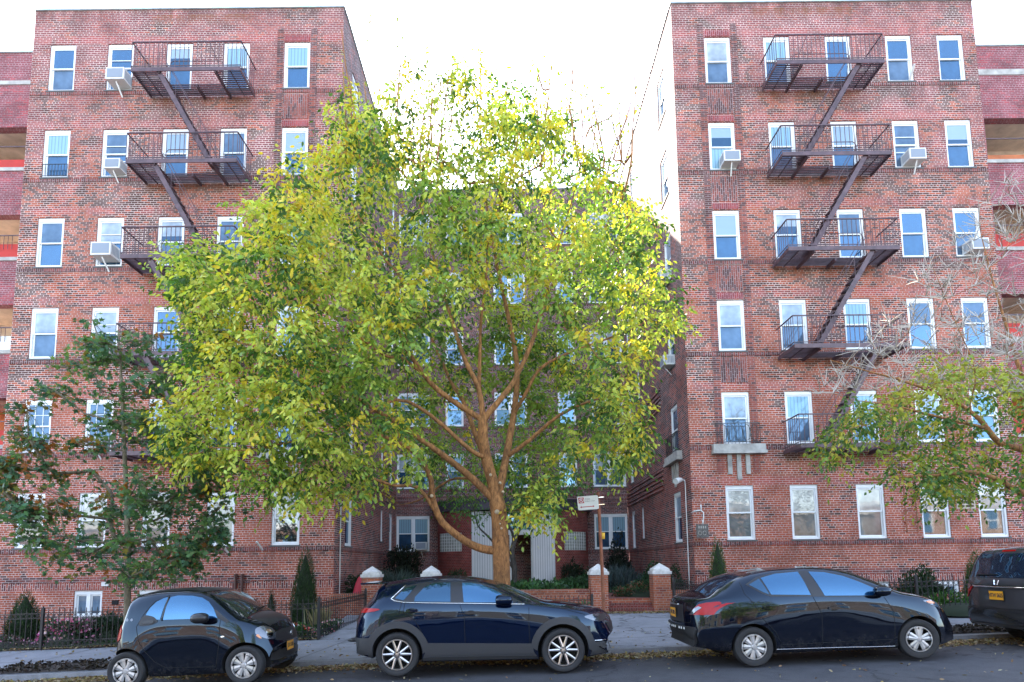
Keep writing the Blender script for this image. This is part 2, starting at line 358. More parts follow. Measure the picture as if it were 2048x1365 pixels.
# ------------------------------------------------------------------ windows (local: x across, +y inwards, z up from sill)
_wcache = {}
def win_meshes(w, h, kind):
    key = (round(w, 3), round(h, 3), kind)
    if key in _wcache: return _wcache[key]
    f = MB(); gl = MB(); e = .002
    fw = .06 if w > .6 else .04
    f.box(-w/2 + e, -w/2 + fw, .035, .125, e, h - e); f.box(w/2 - fw, w/2 - e, .035, .125, e, h - e)
    f.box(-w/2 + fw, w/2 - fw, .035, .125, h - fw - .05, h - e); f.box(-w/2 + fw, w/2 - fw, .030, .125, e, fw)
    nb = 2 if kind in ('double', 'slider') else 1
    segs = []
    if nb == 2:
        f.box(-.05, .05, .036, .124, fw, h - fw - .05); segs = [(-w/2 + fw, -.05), (.05, w/2 - fw)]
    else: segs = [(-w/2 + fw, w/2 - fw)]
    mid = h * .5; s_ = .042 if w > .6 else .03
    for (a, b) in segs:
        def rect(a, b, c, d, y0, y1, mi):
            f.box(a, a + s_, y0, y1, c, d); f.box(b - s_, b, y0, y1, c, d); f.box(a + s_, b - s_, y0, y1, d - s_, d); f.box(a + s_, b - s_, y0, y1, c, c + s_)
            gl.face([(a + s_, (y0 + y1) / 2, c + s_), (b - s_, (y0 + y1) / 2, c + s_), (b - s_, (y0 + y1) / 2, d - s_), (a + s_, (y0 + y1) / 2, d - s_)], mi)
        if kind == 'slider': rect(a + e, b - e, fw + e, h - fw - .05 - e, .075, .105, 0)
        else:
            rect(a + e, b - e, mid - .02, h - fw - .05 - e, .062, .088, 0); rect(a + e, b - e, fw + e, mid + .02, .09, .118, 1)
        if kind in ('grid', 'gridtop'):
            c, d = mid + .02, h - fw - .09
            for k in (1, 2): x = a + (b - a) * k / 3; f.box(x - .009, x + .009, .064, .074, c, d)
            f.box(a + s_, b - s_, .0645, .0745, (c + d) / 2 - .009, (c + d) / 2 + .009)
            if kind == 'grid':
                c, d = fw + .04, mid - .02
                for k in (1, 2): x = a + (b - a) * k / 3; f.box(x - .009, x + .009, .094, .103, c, d)
                f.box(a + s_, b - s_, .0945, .1035, (c + d) / 2 - .009, (c + d) / 2 + .009)
        if kind == 'storm':
            for zz in (h * .66, h * .34): f.box(a + s_, b - s_, .05, .06, zz - .012, zz + .012)
    s = MB(); s.box(-w/2 - .04, w/2 + .04, -.03, .12, -.05, -.003)
    _wcache[key] = (f, gl, s)
    return _wcache[key]
UP = ['g_shade', 'g_blind', 'g_curtain', 'g_grey', 'g_dark', 'g_shade', 'g_curtain']
LO = ['g_dark', 'g_screen', 'g_screen', 'g_dark', 'g_grey']
_wobj = {}
def window(parent, x, y, z, w=WW, h=WH, rz=0.0, kind='sash', mats=None, sill=True):
    up, lo = mats if mats else (random.choice(UP), random.choice(LO))
    key = (round(w, 3), round(h, 3), kind)
    if key not in _wobj:
        f, gl, s = win_meshes(w, h, kind)
        a = f.build('window', M['vinyl'], parent); b = gl.build('pane', [M[up], M[lo]], a); c = s.build('sill', M['slate'], a)
        _wobj[key] = (a.data, b.data, c.data); objs = (a, b, c)
    else:
        da, db, dc = _wobj[key]
        a = bpy.data.objects.new('window', da); b = bpy.data.objects.new('pane', db); c = bpy.data.objects.new('sill', dc)
        for o in (a, b, c): COL.objects.link(o)
        a.parent = parent; b.parent = a; c.parent = a
    a.location = Vector((x, y, z)) - parent.location; a.rotation_euler = (0, 0, rz)
    for k, mm in enumerate((up, lo)):
        b.material_slots[k].link = 'OBJECT'; b.material_slots[k].material = M[mm]
    return a

# ------------------------------------------------------------------ the two street wings
def part_box(parent, name, mat, boxes):
    mb = MB()
    for b in boxes: mb.box(*b)
    return mb.build(name, mat, parent, org=parent.location)

def make_wing(side, label):
    if side < 0:
        X0, X1 = -15.66, -5.33; cols = [-14.65, -12.73, -10.77, -8.87, -6.86]; colG = [-14.67, -12.76, -10.80, -8.83, -6.83]; feat = 4
        inner, iface = X1, 1; outer, oface = X0, -1
        base_w = [(-13.17, -12.31), (-11.22, -10.36), (-9.2, -8.38)]
    else:
        X0, X1 = 5.62, 15.70; cols = [7.11, 9.08, 11.11, 13.13, 14.85]; colG = [7.09, 9.07, 11.10, 13.06, 14.82]; feat = 0
        inner, iface = X0, -1; outer, oface = X1, 1
        base_w = [(10.62, 11.48), (12.72, 13.58)]
    base = Vector(((X0 + X1) / 2, W, 0.0))
    root = empty('apartment_wing', base, 0, label, 'apartment building', 'brick apartment wings facing the street')
    mb = MB()
    ops = []
    wins = []
    for r, s in enumerate(SILLS):
        for c, x in enumerate(colG if r == 0 else cols):
            ops.append((x - WW/2, x + WW/2, s, s + WH)); wins.append((r, c, x, s))
    for a, b in base_w: ops.append((a, b, .36, 1.14))
    if side > 0: ops.append((13.70, 14.27, 3.33, 3.86))
    wall(mb, 'y', W, -1, X0, X1, BASE_Z, ROOF, ops)
    # inner court side
    YB = 28.2
    side_ops = []
    SY = [(19.92, .88, 0), (25.1, .44, 1), (27.0, .72, 0)]
    for r, s in enumerate(SILLS):
        for (y, w_, small) in SY:
            z0 = s + .35 if small else s
            side_ops.append((y - w_/2, y + w_/2, z0, s + WH))
    mi_side = 1
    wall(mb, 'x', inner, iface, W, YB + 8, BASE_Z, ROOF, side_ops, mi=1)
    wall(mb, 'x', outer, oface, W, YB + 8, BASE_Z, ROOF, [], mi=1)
    mb.face([(X0, YB + 8, BASE_Z), (X0, YB + 8, ROOF), (X1, YB + 8, ROOF), (X1, YB + 8, BASE_Z)], 1)
    mb.box(X0 + .3, X1 - .3, W + .3, YB + 7.7, ROOF - .5, ROOF - .4, 2)
    mb.box(X0 + .003, X1 - .003, W + .003, W + .3, ROOF - 1, ROOF - .001, 1, skip='s')
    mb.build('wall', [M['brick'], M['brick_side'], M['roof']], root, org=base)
    # windows on the street front
    for (r, c, x, s) in wins:
        kind, mats = 'sash', None
        if side < 0:
            if r == 1 and c in (0, 1): kind, mats = 'grid', ('g_grey', 'g_grey')
            elif r == 1 and c == 2: kind, mats = 'gridtop', ('g_shade', 'g_screen')
            elif c == 1 and r in (2, 3, 4, 5): kind = 'storm'
            if r == 0: mats = [('n_grey', 'n_grey'), ('n_shade', 'n_grey'), ('n_curtain', 'n_grey'), ('n_shade', 'n_grey'), ('n_shade', 'n_dark')][c]
            if r == 5: mats = [('g_dark', 'g_grey'), ('g_dark', 'g_dark'), ('g_blind', 'g_screen'), ('g_curtain', 'g_screen'), ('g_curtain', 'g_dark')][c]
            if r == 4: mats = [('g_curtain', 'g_screen'), ('g_grey', 'g_dark'), ('g_blind', 'g_screen'), ('g_grey', 'g_screen'), ('g_blind', 'g_screen')][c]
        else:
            if r == 4 and c == 3: kind = 'storm'
            if r == 0: mats = [('n_shade', 'n_grey'), ('n_shade', 'n_grey'), ('n_shade', 'n_grey'), ('n_curtain', 'n_dark'), ('n_shade', 'n_dark')][c]
            if r == 5: mats = [('g_shade', 'g_grey'), ('g_curtain', 'g_screen'), ('g_dark', 'g_dark'), ('g_dark', 'g_grey'), ('g_dark', 'g_screen')][c]
            if r == 4: mats = [('g_blind', 'g_curtain'), ('g_curtain', 'g_screen'), ('g_blind', 'g_screen'), ('g_grey', 'g_grey'), ('g_blind', 'g_screen')][c]
            if r == 3: mats = [('g_blind', 'g_screen'), ('g_shade', 'g_screen'), ('g_grey', 'g_dark'), ('g_dark', 'g_screen'), ('g_dark', 'g_grey')][c]
            if r == 2: mats = [('g_shade', 'g_grey'), ('g_shade', 'g_grey'), ('g_curtain', 'g_screen'), ('g_grey', 'g_dark'), ('g_grey', 'g_dark')][c]
        window(root, x, W, s, kind=kind, mats=mats)
    for a, b in base_w: window(root, (a + b) / 2, W, .36, w=b - a, h=.78, kind='slider', mats=('g_grey', 'g_screen'))
    # court side windows
    rz = R_(90) if side < 0 else R_(-90)
    for r, s in enumerate(SILLS):
        for (y, w_, small) in SY:
            window(root, inner, y, s + .35 if small else s, w=w_, h=WH - (.35 if small else 0), rz=rz, mats=(random.choice(['g_shade', 'g_blind', 'g_grey']), 'g_dark'))
    # bands: rowlock course under the sills, interrupted nowhere
    bands = MB()
    for s in SILLS:
        bands.box(X0 + .004, X1 - .004, W - .018, W + .05, s - .165, s - .054, 0, skip='n')
        if s < 3:
            xx = inner + iface * .018; bands.box(min(xx, inner - iface * .05), max(xx, inner - iface * .05), W + .051, YB, s - .165, s - .054, 0)
    bands.box(X0 + .005, X1 - .005, W - .030, W + .05, 1.385, 1.555, 1, skip='n')
    bands.build('brick_band', [M['rowlock'], M['brick_side']], root, org=base)
    wt = MB(); wt.box(X0 + .006, X1 - .006, W - .014, W + .05, 1.165, 1.384, 0, skip='n')
    wt.build('soldier_course', M['soldier'], root, org=base)
    # projecting dark corbel courses on the court side
    cb = MB(); a, b = (inner, inner + iface * .03)
    for k in range(5): cb.box(min(a, b) - .02, max(a, b), 21.5, YB - .01, 4.42 + k * .17, 4.42 + k * .17 + .10, 0)
    for k in range(5): cb.box(min(a, b) - .02, max(a, b), 21.5, YB - .01, 7.4 + k * .17, 7.4 + k * .17 + .10, 0)
    cb.build('corbel_courses', M['brick_side'], root, org=base)
    # lintels
    lr = None
    for (r, c, x, s) in wins:
        if c == feat and r > 1:
            lr = MB(); lr.box(x - .42, x + .42, W - .012, W + .02, s + WH + .03, s + WH + .235, 0, skip='n'); lr.build('window_lintel', M['soldier_red'], root, org=base)
    # ornamental bay strips and panels around the feature column
    xf = cols[feat]
    for sg in (-1, 1):
        st = MB(); st.box(xf + sg * .46, xf + sg * .66, W - .016, W + .02, SILLS[1] - .9 if side > 0 else SILLS[0] + WH + .2, ROOF - .75, 0, skip='n'); st.build('bay_strip', M['stack'], root, org=base)
    for r in range(2 if side > 0 else 2, 6):
        pn = MB(); z1 = SILLS[r] - .21; z0 = SILLS[r - 1] + WH + .30
        pn.box(xf - .42, xf + .42, W - .012, W + .02, z0, z1, 0, skip='n')
        for k in (-.27, -.0, .27): pn.box(xf + k - .035, xf + k + .035, W - .028, W - .013, z0 + .12, z1 - .12, 0)
        pn.build('brick_panel', M['panel'], root, org=base)
    # coping
    cp = MB()
    cp.box(X0 - .04, X1 + .04, W - .05, W + .32, ROOF, ROOF + .045)
    a, b = sorted((inner + iface * .05, inner - iface * .32)); cp.box(a, b, W + .325, YB + 8, ROOF + .002, ROOF + .045)
    cp.build('coping', M['coping'], root, org=base)
    # stone balconette ledges
    def ledge(cx, cy, ax, nrm, z=5.10):
        mb = MB()
        def B(u0, u1, d0, d1, z0, z1):
            if ax == 'x': mb.box(cx + u0, cx + u1, cy + nrm * d0, cy + nrm * d1, z0, z1)
            else: mb.box(cx + nrm * d0, cx + nrm * d1, cy + u0, cy + u1, z0, z1)
        B(-.80, .80, -.02, .16, z + .10, z + .30); B(-.83, .83, -.02, .20, z, z + .098)
        for k, dz in ((-.28, .62), (0, .80), (.28, .62)): B(k - .065, k + .065, -.02, .05, z - dz, z - .003)
        o = mb.build('stone_ledge', M['stone'], root, org=base)
        r = MB()
        def T(u, d, z): return (cx + u, cy + nrm * d, z) if ax == 'x' else (cx + nrm * d, cy + u, z)
        zt = z + .95; zb = z + .36
        for zz in (zb, zt): r.bar(T(-.66, .13, zz), T(.66, .13, zz), .022); [r.bar(T(q, -.02, zz), T(q, .13, zz), .022) for q in (-.66, .66)]
        for k in range(13): u = -.66 + k * .11; r.bar(T(u, .13, z + .30), T(u, .13, zt), .013)
        for k in range(-2, 3):
            c0 = k * .24; pts = [T(c0 + .12 * math.cos(t), .142, (zb + zt) / 2 + .25 * math.sin(t)) for t in np.linspace(0, 2 * math.pi, 13)]
            for p, q in zip(pts, pts[1:]): r.bar(p, q, .012)
        r.build('ledge_railing', M['black_iron'], root, org=base)
    if side > 0:
        ledge(7.11, W, 'x', -1); ledge(inner, 19.92, 'y', -1)
    else: ledge(-6.86, W, 'x', -1)
    # recessed end section with open loggias
    YR = 19.0
    lo = MB(); mats = [M['brick_painted'], M['brick'], M['cream'], M['red_paint'], M['orange_paint'], M['white_paint'], M['stone']]
    if side < 0:
        a, b = -24.0, X0; edge = -16.23; RZ = 19.55
        rooms = [(15.32, 16.80), (12.14, 13.64), (8.95, 10.50), (5.8, 7.35)]
        ops = [(-23.2, edge, z0, z1) for z0, z1 in rooms]
    else:
        a, b = X1, 24.0; edge = 16.33; RZ = 19.38
        rooms = [(15.20, 16.72), (12.1, 13.6), (9.0, 10.48), (5.8, 7.35)]
        ops = [(edge, 23.2, z0, z1) for z0, z1 in rooms]
    wall(lo, 'y', YR, -1, a, b, 9.0 if False else BASE_Z, RZ, ops, depth=.3, mi=0)
    lo.face([(a, YR + .3, RZ), (b, YR + .3, RZ), (b, YR + 9, RZ), (a, YR + 9, RZ)], 1)
    o = lo.build('loggia_wall', mats, root, org=base)
    for k, (z0, z1) in enumerate(rooms):
        m2 = MB(); u0, u1 = ops[k][0], ops[k][1]; y0, y1 = YR + .3, YR + 1.7
        bk = [2, 2, 2, 4][k]
        low = [4, 3, 5, 3][k] if side < 0 else [4, 3, 3, 3][k]
        m2.face([(u0 - .02, y1, z0 - .3), (u1 + .02, y1, z0 - .3), (u1 + .02, y1, z1 + .02), (u0 - .02, y1, z1 + .02)], 2 if k < 3 else 4)
        m2.face([(u0 - .02, y0, z1 + .02), (u1 + .02, y0, z1 + .02), (u1 + .02, y1, z1 + .02), (u0 - .02, y1, z1 + .02)], 2)
        m2.face([(u0 - .02, y0, z0 - .3), (u0 - .02, y1, z0 - .3), (u0 - .02, y1, z1 + .02), (u0 - .02, y0, z1 + .02)], 4)
        m2.face([(u1 + .02, y0, z0 - .3), (u1 + .02, y1, z0 - .3), (u1 + .02, y1, z1 + .02), (u1 + .02, y0, z1 + .02)], 4)
        m2.box(u0, u1, YR + .06, YR + .18, z0 + .003, z0 + (.34 if k == 0 and side < 0 else .5 if k else .22), 3 if (k == 0 and side < 0) else low)
        m2.box(u0 - .1, u1 + .1, YR - .04, YR + .05, z0 - .12, z0 + .0, 6)
        m2.build('loggia', mats, root, org=base)
        cx = edge + (.85 if side > 0 else -.85); wq = MB(); wq.box(cx - .45, cx + .45, y1 - .06, y1 - .001, z0 + .1, z1 - .15, 5); wq.box(cx - .38, cx + .38, y1 - .075, y1 - .061, z0 + .2, z0 + .68, 7); wq.box(cx - .38, cx + .38, y1 - .075, y1 - .061, z0 + .74, z1 - .22, 7); wq.build('loggia_window', mats + [M['g_grey']], root, org=base)
        rl = MB(); zt = z0 + .78; rl.bar((u0, YR + .02, zt), (u1, YR + .02, zt), .03)
        if k != 0: [rl.bar((u0 + q * .14, YR + .02, z0 + .3), (u0 + q * .14, YR + .02, zt), .012) for q in range(int((u1 - u0) / .14))]
        rl.build('loggia_railing', M['iron'], root, org=base)
    m3 = MB(); m3.box(a, b, YR - .03, YR + .02, 18.30 if side > 0 else 18.36, 18.50, 0); m3.build('stone_course', M['stone'], root, org=base)
    m4 = MB(); m4.box(a, b + 0, YR - .05, YR + .33, RZ + .002, RZ + .05); m4.build('coping', M['coping'], root, org=base)
    return root
wingL = make_wing(-1, 'left brick apartment wing with red and cream open loggias at its left end')
wingR = make_wing(1, 'right brick apartment wing with a stone window ledge and small plaque at its corner')

# ------------------------------------------------------------------ rear block of the court with the entrance
def make_rear():
    base = Vector((.15, 28.2, 0)); root = empty('entrance_block', base, 0, 'dark brick rear block of the courtyard behind the tree with the white entrance', 'apartment building')
    Y = 28.2; mb = MB(); ops = []; wl_ = []
    for r, s in enumerate(SILLS):
        for x, w_ in ((-4.52, 1.56), (4.80, 1.56)): ops.append((x - w_/2, x + w_/2, s, s + WH)); wl_.append((x, s, w_, 'double'))
        if r > 0:
            for x, w_ in ((-2.55, .86), (.15, 1.56), (2.85, .86)): ops.append((x - w_/2, x + w_/2, s, s + WH)); wl_.append((x, s, w_, 'double' if w_ > 1 else 'sash'))
    wall(mb, 'y', Y, -1, -5.325, 5.615, BASE_Z, ROOF, ops)
    mb.face([(-5.3, Y + .05, ROOF), (5.6, Y + .05, ROOF), (5.6, Y + 8, ROOF), (-5.3, Y + 8, ROOF)], 1)
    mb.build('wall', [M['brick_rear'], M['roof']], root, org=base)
    for x, s, w_, k in wl_: window(root, x, Y, s, w=w_, kind=k)
    cp = MB(); cp.box(-5.27, 5.56, Y - .05, Y + .3, ROOF + .001, ROOF + .044); cp.build('coping', M['coping'], root, org=base)
    bd = MB()
    for z in (4.55, 4.75, 4.95): bd.box(-5.32, 5.61, Y - .025, Y + .02, z, z + .1, 0, skip='n')
    for s in SILLS: bd.box(-5.32, 5.61, Y - .015, Y + .02, s - .165, s - .054, 0, skip='n')
    bd.build('brick_band', M['rowlock'], root, org=base)
    # entrance bay: curved brick flanks, fluted white panels, door
    YE = 26.5; cz = .80
    def flank(x_in, x_out, mirror):
        bay = MB(); gb = MB()
        # quarter ellipse from the bay front back to the rear wall; glass block window in its middle
        n = 14; pts = []
        for k in range(n + 1):
            t = k / n; u = t; x = x_in + (x_out - x_in) * math.sin(u * math.pi / 2) if False else x_in + (x_out - x_in) * u
            y = YE + 1.1 * (u ** 2.4); pts.append((x, y))
        dist = 0; ds = [0]
        for p, q in zip(pts, pts[1:]): dist += math.dist(p, q); ds.append(dist)
        for k in range(n):
            (xa, ya), (xb, yb) = pts[k], pts[k + 1]; u = (k + .5) / n
            zr = [(cz - .5, 2.40), (2.40, 3.22), (3.22, 4.18)]
            for j, (za, zb) in enumerate(zr):
                if j == 1 and .30 < u < .93:
                    dx, dy = 0.0, .04
                    gb.face([(xa, ya + dy, za), (xb, yb + dy, za), (xb, yb + dy, zb), (xa, ya + dy, zb)], 0, [(ds[k], za), (ds[k + 1], za), (ds[k + 1], zb), (ds[k], zb)])
                    gb.bar((xa, ya + .03, za), (xa, ya + .03, zb), .022, .03, 1)
                    for m in range(7): zz = za + (zb - za) * m / 6; gb.bar((xa, ya + .031, zz), (xb, yb + .031, zz), .022, .022, 1)
                else:
                    bay.face([(xa, ya, za), (xb, yb, za), (xb, yb, zb), (xa, ya, zb)], 0, [(ds[k], za), (ds[k + 1], za), (ds[k + 1], zb), (ds[k], zb)])
        xe, ye = pts[-1]; bay.face([(xe, ye, cz - .5), (xe, Y, cz - .5), (xe, Y, 4.18), (xe, ye, 4.18)], 0)
        bay.build('curved_wall', M['brick_entry'], root, org=base); gb.build('glass_block_window', [M['g_block'], M['white_paint']], root, org=base)
    flank(1.98, 3.62, 1); flank(-1.62, -3.28, -1)
    for a, b in ((-1.62, -.64), (1.06, 1.98)):
        pl = MB()
        pl.box(a, b, YE - .01, YE + .1, cz - .4, 4.16, 1)
        nn = 9
        for k in range(nn): x = a + (b - a) * (k + .08) / nn; pl.box(x, x + (b - a) / nn * .80, YE - .05, YE - .011, cz - .4, 4.16)
        pl.box(a - .03, a + .0, YE - .05, YE + .1, cz - .4, 4.16); pl.box(b + .0, b + .03, YE - .05, YE + .1, cz - .4, 4.16)
        pl.build('fluted_panel', [simple('panel_white', (.80, .80, .80), .55, var=.05), simple('panel_groove_shade', (.40, .40, .42), .7)], root, org=base)  # grooves darker than the strips, their shade put into the colour
    dr = MB()   # door frame: side light, door, transom
    x0, x1 = -.60, 1.03
    dr.box(x0, x0 + .07, YE + .1, YE + .22, cz, 4.16); dr.box(x1 - .07, x1, YE + .1, YE + .22, cz, 4.16)
    dr.box(x0 + .07, x1 - .07, YE + .1, YE + .22, 3.10, 3.32); dr.box(x0 + .07, x1 - .07, YE + .1, YE + .22, 4.08, 4.16)
    dr.box(.02, .12, YE + .1, YE + .22, cz, 3.10)
    door = dr.build('door', M['white_paint'], root, org=base)
    gd = MB(); gd.face([(x0 + .07, YE + .17, cz), (.02, YE + .17, cz), (.02, YE + .17, 3.1), (x0 + .07, YE + .17, 3.1)]); gd.face([(.12, YE + .17, cz), (x1 - .07, YE + .17, cz), (x1 - .07, YE + .17, 3.1), (.12, YE + .17, 3.1)])
    M['g_door'] = glass_mat('door_glass', (.06, .07, .06), rough=.02, ior=3.6, tint=(1, 1, .95))
    gd.build('pane', M['g_door'], door)
    hd = MB(); hd.tube([(.2, YE + .06, 1.6), (.2, YE + .06, 2.2)], .02); hd.build('handle', M['coping'], door)
    tr = MB(); tr.face([(x0 + .07, YE + .17, 3.32), (x1 - .07, YE + .17, 3.32), (x1 - .07, YE + .17, 4.08), (x0 + .07, YE + .17, 4.08)]); tr.build('transom', M['g_dark'], root, org=base)
    sf = MB(); sf.box(x0, x1, YE + .23, YE + 1.5, 4.02, 4.06); sf.build('soffit', M['orange_paint'], root, org=base)
    text_part('house_number', '-30', (.16, YE + .15, 3.60), .36, M['white_paint'], root, base)
    # canopy
    cn = MB()
    n = 20; prof = []
    for k in range(n + 1):
        t = k / n; x = -3.55 + 7.4 * t; u = abs(t - .5) * 2; y = YE - .35 + 1.5 * u ** 3; prof.append((x, y))
    for (xa, ya), (xb, yb) in zip(prof, prof[1:]):
        cn.face([(xa, ya, 4.2), (xb, yb, 4.2), (xb, yb, 4.68), (xa, ya, 4.68)]); cn.face([(xa, ya, 4.68), (xb, yb, 4.68), (xb, Y, 4.68), (xa, Y, 4.68)]); cn.face([(xa, Y, 4.2), (xb, Y, 4.2), (xb, yb, 4.2), (xa, ya, 4.2)])
        cn.bar((xa, ya - .02, 4.66), (xb, yb - .02, 4.66), .05, .06); cn.bar((xa, ya - .02, 4.22), (xb, yb - .02, 4.22), .04, .05)
    cn.build('canopy', simple('canopy_metal', (.07, .055, .075), .5, var=.3), root, org=base)
    return root
def text_part(name, txt, loc, size, mat, parent, base=(0, 0, 0), rot=(R_(90), 0, 0), depth=.004, align='CENTER', bold=0.0):
    cu = bpy.data.curves.new(name, 'FONT'); cu.body = txt; cu.size = size; cu.extrude = depth; cu.align_x = align; cu.align_y = 'CENTER'; cu.offset = bold
    t = bpy.data.objects.new(name, cu); COL.objects.link(t); bpy.context.view_layer.update()
    dg = bpy.context.evaluated_depsgraph_get(); me = bpy.data.meshes.new_from_object(t.evaluated_get(dg)); bpy.data.objects.remove(t)
    me.materials.clear(); me.materials.append(mat); me.name = name
    o = bpy.data.objects.new(name, me); COL.objects.link(o); o.parent = parent
    o.location = Vector(loc) - Vector(base); o.rotation_euler = rot
    return o
make_rear()

# ------------------------------------------------------------------ fire escapes
def make_escape(side):
    if side > 0: X0, X1, xt, xb = 8.5, 11.85, 11.1, 9.25
    else: X0, X1, xt, xb = -11.6, -8.2, -10.78, -9.05
    Yf, Yb = 17.18, 18.27
    base = Vector(((X0 + X1) / 2, W, 4.9))
    root = empty('fire_escape', base, 0, ('brown iron fire escape zigzagging down the right wing' if side > 0 else 'brown iron fire escape partly behind the big tree on the left wing'), 'fire escape', 'fire escapes on the street front')
    I = M['iron']
    sx = sorted((xt, xb)); hx0, hx1 = sx[0] + .05, sx[1] + .02; hy0, hy1 = Yf + .05, Yf + .58
    Z = [s - .28 for s in SILLS[1:]]
    for k, z in enumerate(Z):
        p = MB()
        p.box(X0, X1, Yf - .012, Yf + .012, z - .06, z + .07); p.box(X0, X0 + .02, Yf + .013, Yb, z - .06, z + .05); p.box(X1 - .02, X1, Yf + .013, Yb, z - .06, z + .05)
        for bx in (hx0 - .03, hx1 + .01, (hx0 + hx1) / 2):
            y0 = Yf + .013 if bx != (hx0 + hx1) / 2 else hy1
            p.box(bx, bx + .05, y0, Yb + .02, z - .10, z + .0)
        n = 13
        for i in range(n):
            y = Yf + .06 + (Yb - Yf - .10) * i / (n - 1)
            segs = [(X0 + .02, X1 - .02)] if y > hy1 else [(X0 + .02, hx0 - .03), (hx1 + .03, X1 - .02)]
            for a, b in segs: p.box(a, b, y - .016, y + .016, z + .004, z + .03)
        for bx in (X0 + .35, X1 - .35): p.box(bx, bx + .016, Yf + .013, Yb, z - .03, z + .003)
        p.build('platform', I, root, org=base)
        r = MB(); zt = z + .93
        r.bar((X0, Yf, zt), (X1, Yf, zt), .032); r.bar((X0, Yf, z + .12), (X1, Yf, z + .12), .02)
        nn = int((X1 - X0) / .135)
        for i in range(nn + 1): x = X0 + (X1 - X0) * i / nn; r.bar((x, Yf, z + .05), (x, Yf, zt), .014)
        for x in (X0, X1):
            r.bar((x, Yf, zt), (x, Yb, zt), .03); r.bar((x, Yf, z + .12), (x, Yb, z + .12), .018)
            for i in range(1, 8): y = Yf + (Yb - Yf) * i / 8; r.bar((x, y, z + .05), (x, y, zt), .014)
        for x in (X0 + 1.0, X1 - 1.0): r.bar((x, Yf, zt), (x + (.25 if x > base.x else -.25), Yf + .75, z + .1), .014)
        # hoop rail round the stair opening
        pts = [(hx0, hy1, z + .02), (hx0, hy1, z + .72), (hx0 + .08, hy1, z + .80), (hx1 - .08, hy1, z + .80), (hx1, hy1, z + .72), (hx1, hy1, z + .02)]
        r.tube(pts, .012, 6); r.build('railing', I, root, org=base)
        if k > 0:
            s = MB(); zl = Z[k - 1]; a = Vector((xt, 0, z)); b = Vector((xb, 0, zl))
            for y in (Yf + .06, Yf + .52): s.bar((a.x, y, a.z), (b.x, y, b.z), .02, .15, up=(0, 1, 0)) if False else s.bar((a.x, y, a.z), (b.x, y, b.z), .016, .14)
            m = 12
            for i in range(1, m + 1):
                t = (i - .3) / m; c = a.lerp(b, t); s.box(c.x - .11, c.x + .11, Yf + .07, Yf + .51, c.z - .012, c.z + .012)
            for y in (Yf + .06, Yf + .52):
                off = Vector((0, y, .72)); s.tube([(a.x, y, a.z + .05), (a.x, y, a.z + .65), tuple(a.lerp(b, .08) + off), tuple(a.lerp(b, .95) + off), (b.x, y, b.z + .05)], .011, 6)
                for t in (.33, .66): c = a.lerp(b, t); s.bar((c.x, y, c.z), (c.x, y, c.z + .72), .012)
            s.build('stair', I, root, org=base)
    return root
make_escape(-1); make_escape(1)

# drop ladder below the right fire escape
def ladder(x0, x1, z0, z1):
    base = Vector(((x0 + x1) / 2, W, z0)); root = empty('drop_ladder', base, 0, 'narrow brown wall ladder left of the vent grille on the right wing', 'ladder')
    for x in (x0, x1): mb = MB(); mb.bar((x, W - .08, z0), (x, W - .08, z1), .03, .02); mb.build('rail', M['rust'], root, org=base)
    mb = MB(); n = int((z1 - z0) / .32)
    for i in range(n + 1): z = z0 + .06 + i * .32; mb.bar((x0, W - .08, z), (x1, W - .08, z), .02)
    for z in (z0 + .3, z1 - .3):
        for x in (x0, x1): mb.bar((x, W - .08, z), (x, W, z), .02)
    mb.build('rungs', M['rust'], root, org=base)
ladder(12.08, 12.42, 2.62, 5.0)

# ------------------------------------------------------------------ window air conditioners
def make_ac(scale=1.0):
    root = empty('air_conditioner', (0, 0, 0))
    w, h, d = .56 * scale, .38 * scale, .36
    c = MB(); c.box(-w/2, w/2, -d, .10, 0, h); o = c.build('case', M['ac_white'], root)
    f = MB(); f.box(-w/2 + .04, w/2 - .04, -d - .008, -d - .001, .05, h - .04); f.build('coil_grille', M['ac_grey'], root)
    for sx in (-1, 1):
        s = MB()
        for k in range(6):
            y = -d + .06 + k * .055; x = sx * (w/2 + .004); s.box(x - .003, x + .003, y, y + .025, .06, h - .06)
        s.build('side_louvre', M['ac_grey'], root)
    b = MB(); b.bar((0, -d + .08, -.02), (.05, -.02, -.34), .04, .02); b.build('support_bracket', M['white_paint'], root)
    return root
_ac = None
def ac(x, y, z, label, rz=0.0, scale=1.0):
    global _ac
    if _ac is None: _ac = make_ac(); r = _ac
    else: r = copy_tree(_ac)
    r.location = (x, y, z); r.rotation_euler = (0, 0, rz); r.scale = (scale,) * 3
    tag(r, label, 'air conditioner', 'window air conditioners'); return r
ac(-12.62, W, SILLS[5] + .08, 'white air conditioner in the top floor window beside the left fire escape', scale=1.06)
ac(-12.58, W, SILLS[4] + .08, 'small air conditioner one floor below the top one on the left wing', scale=.9)
ac(-12.72, W, SILLS[3] + .18, 'largest white air conditioner, third from the top on the left wing', scale=1.12)
ac(-12.58, W, SILLS[2] + .06, 'air conditioner just above the top of the small oak tree', scale=.9)
ac(-12.62, W, SILLS[1] + .06, 'air conditioner hidden in the middle of the small oak tree', scale=.9)
ac(7.28, W, SILLS[4] + .08, 'air conditioner in the fifth floor bay window at the right wing corner', scale=.95)
ac(13.22, W, SILLS[4] + .08, 'air conditioner right of the fire escape on the right wing', scale=.95)
ac(14.95, W, SILLS[3] + .08, 'air conditioner behind the bare twigs on the right wing', scale=.95)
ac(5.62, 19.95, SILLS[3] + .06, 'upper air conditioner on the courtyard side of the right wing', R_(-90), .9)
ac(5.62, 19.95, SILLS[2] + .06, 'lower air conditioner on the courtyard side of the right wing', R_(-90), .9)
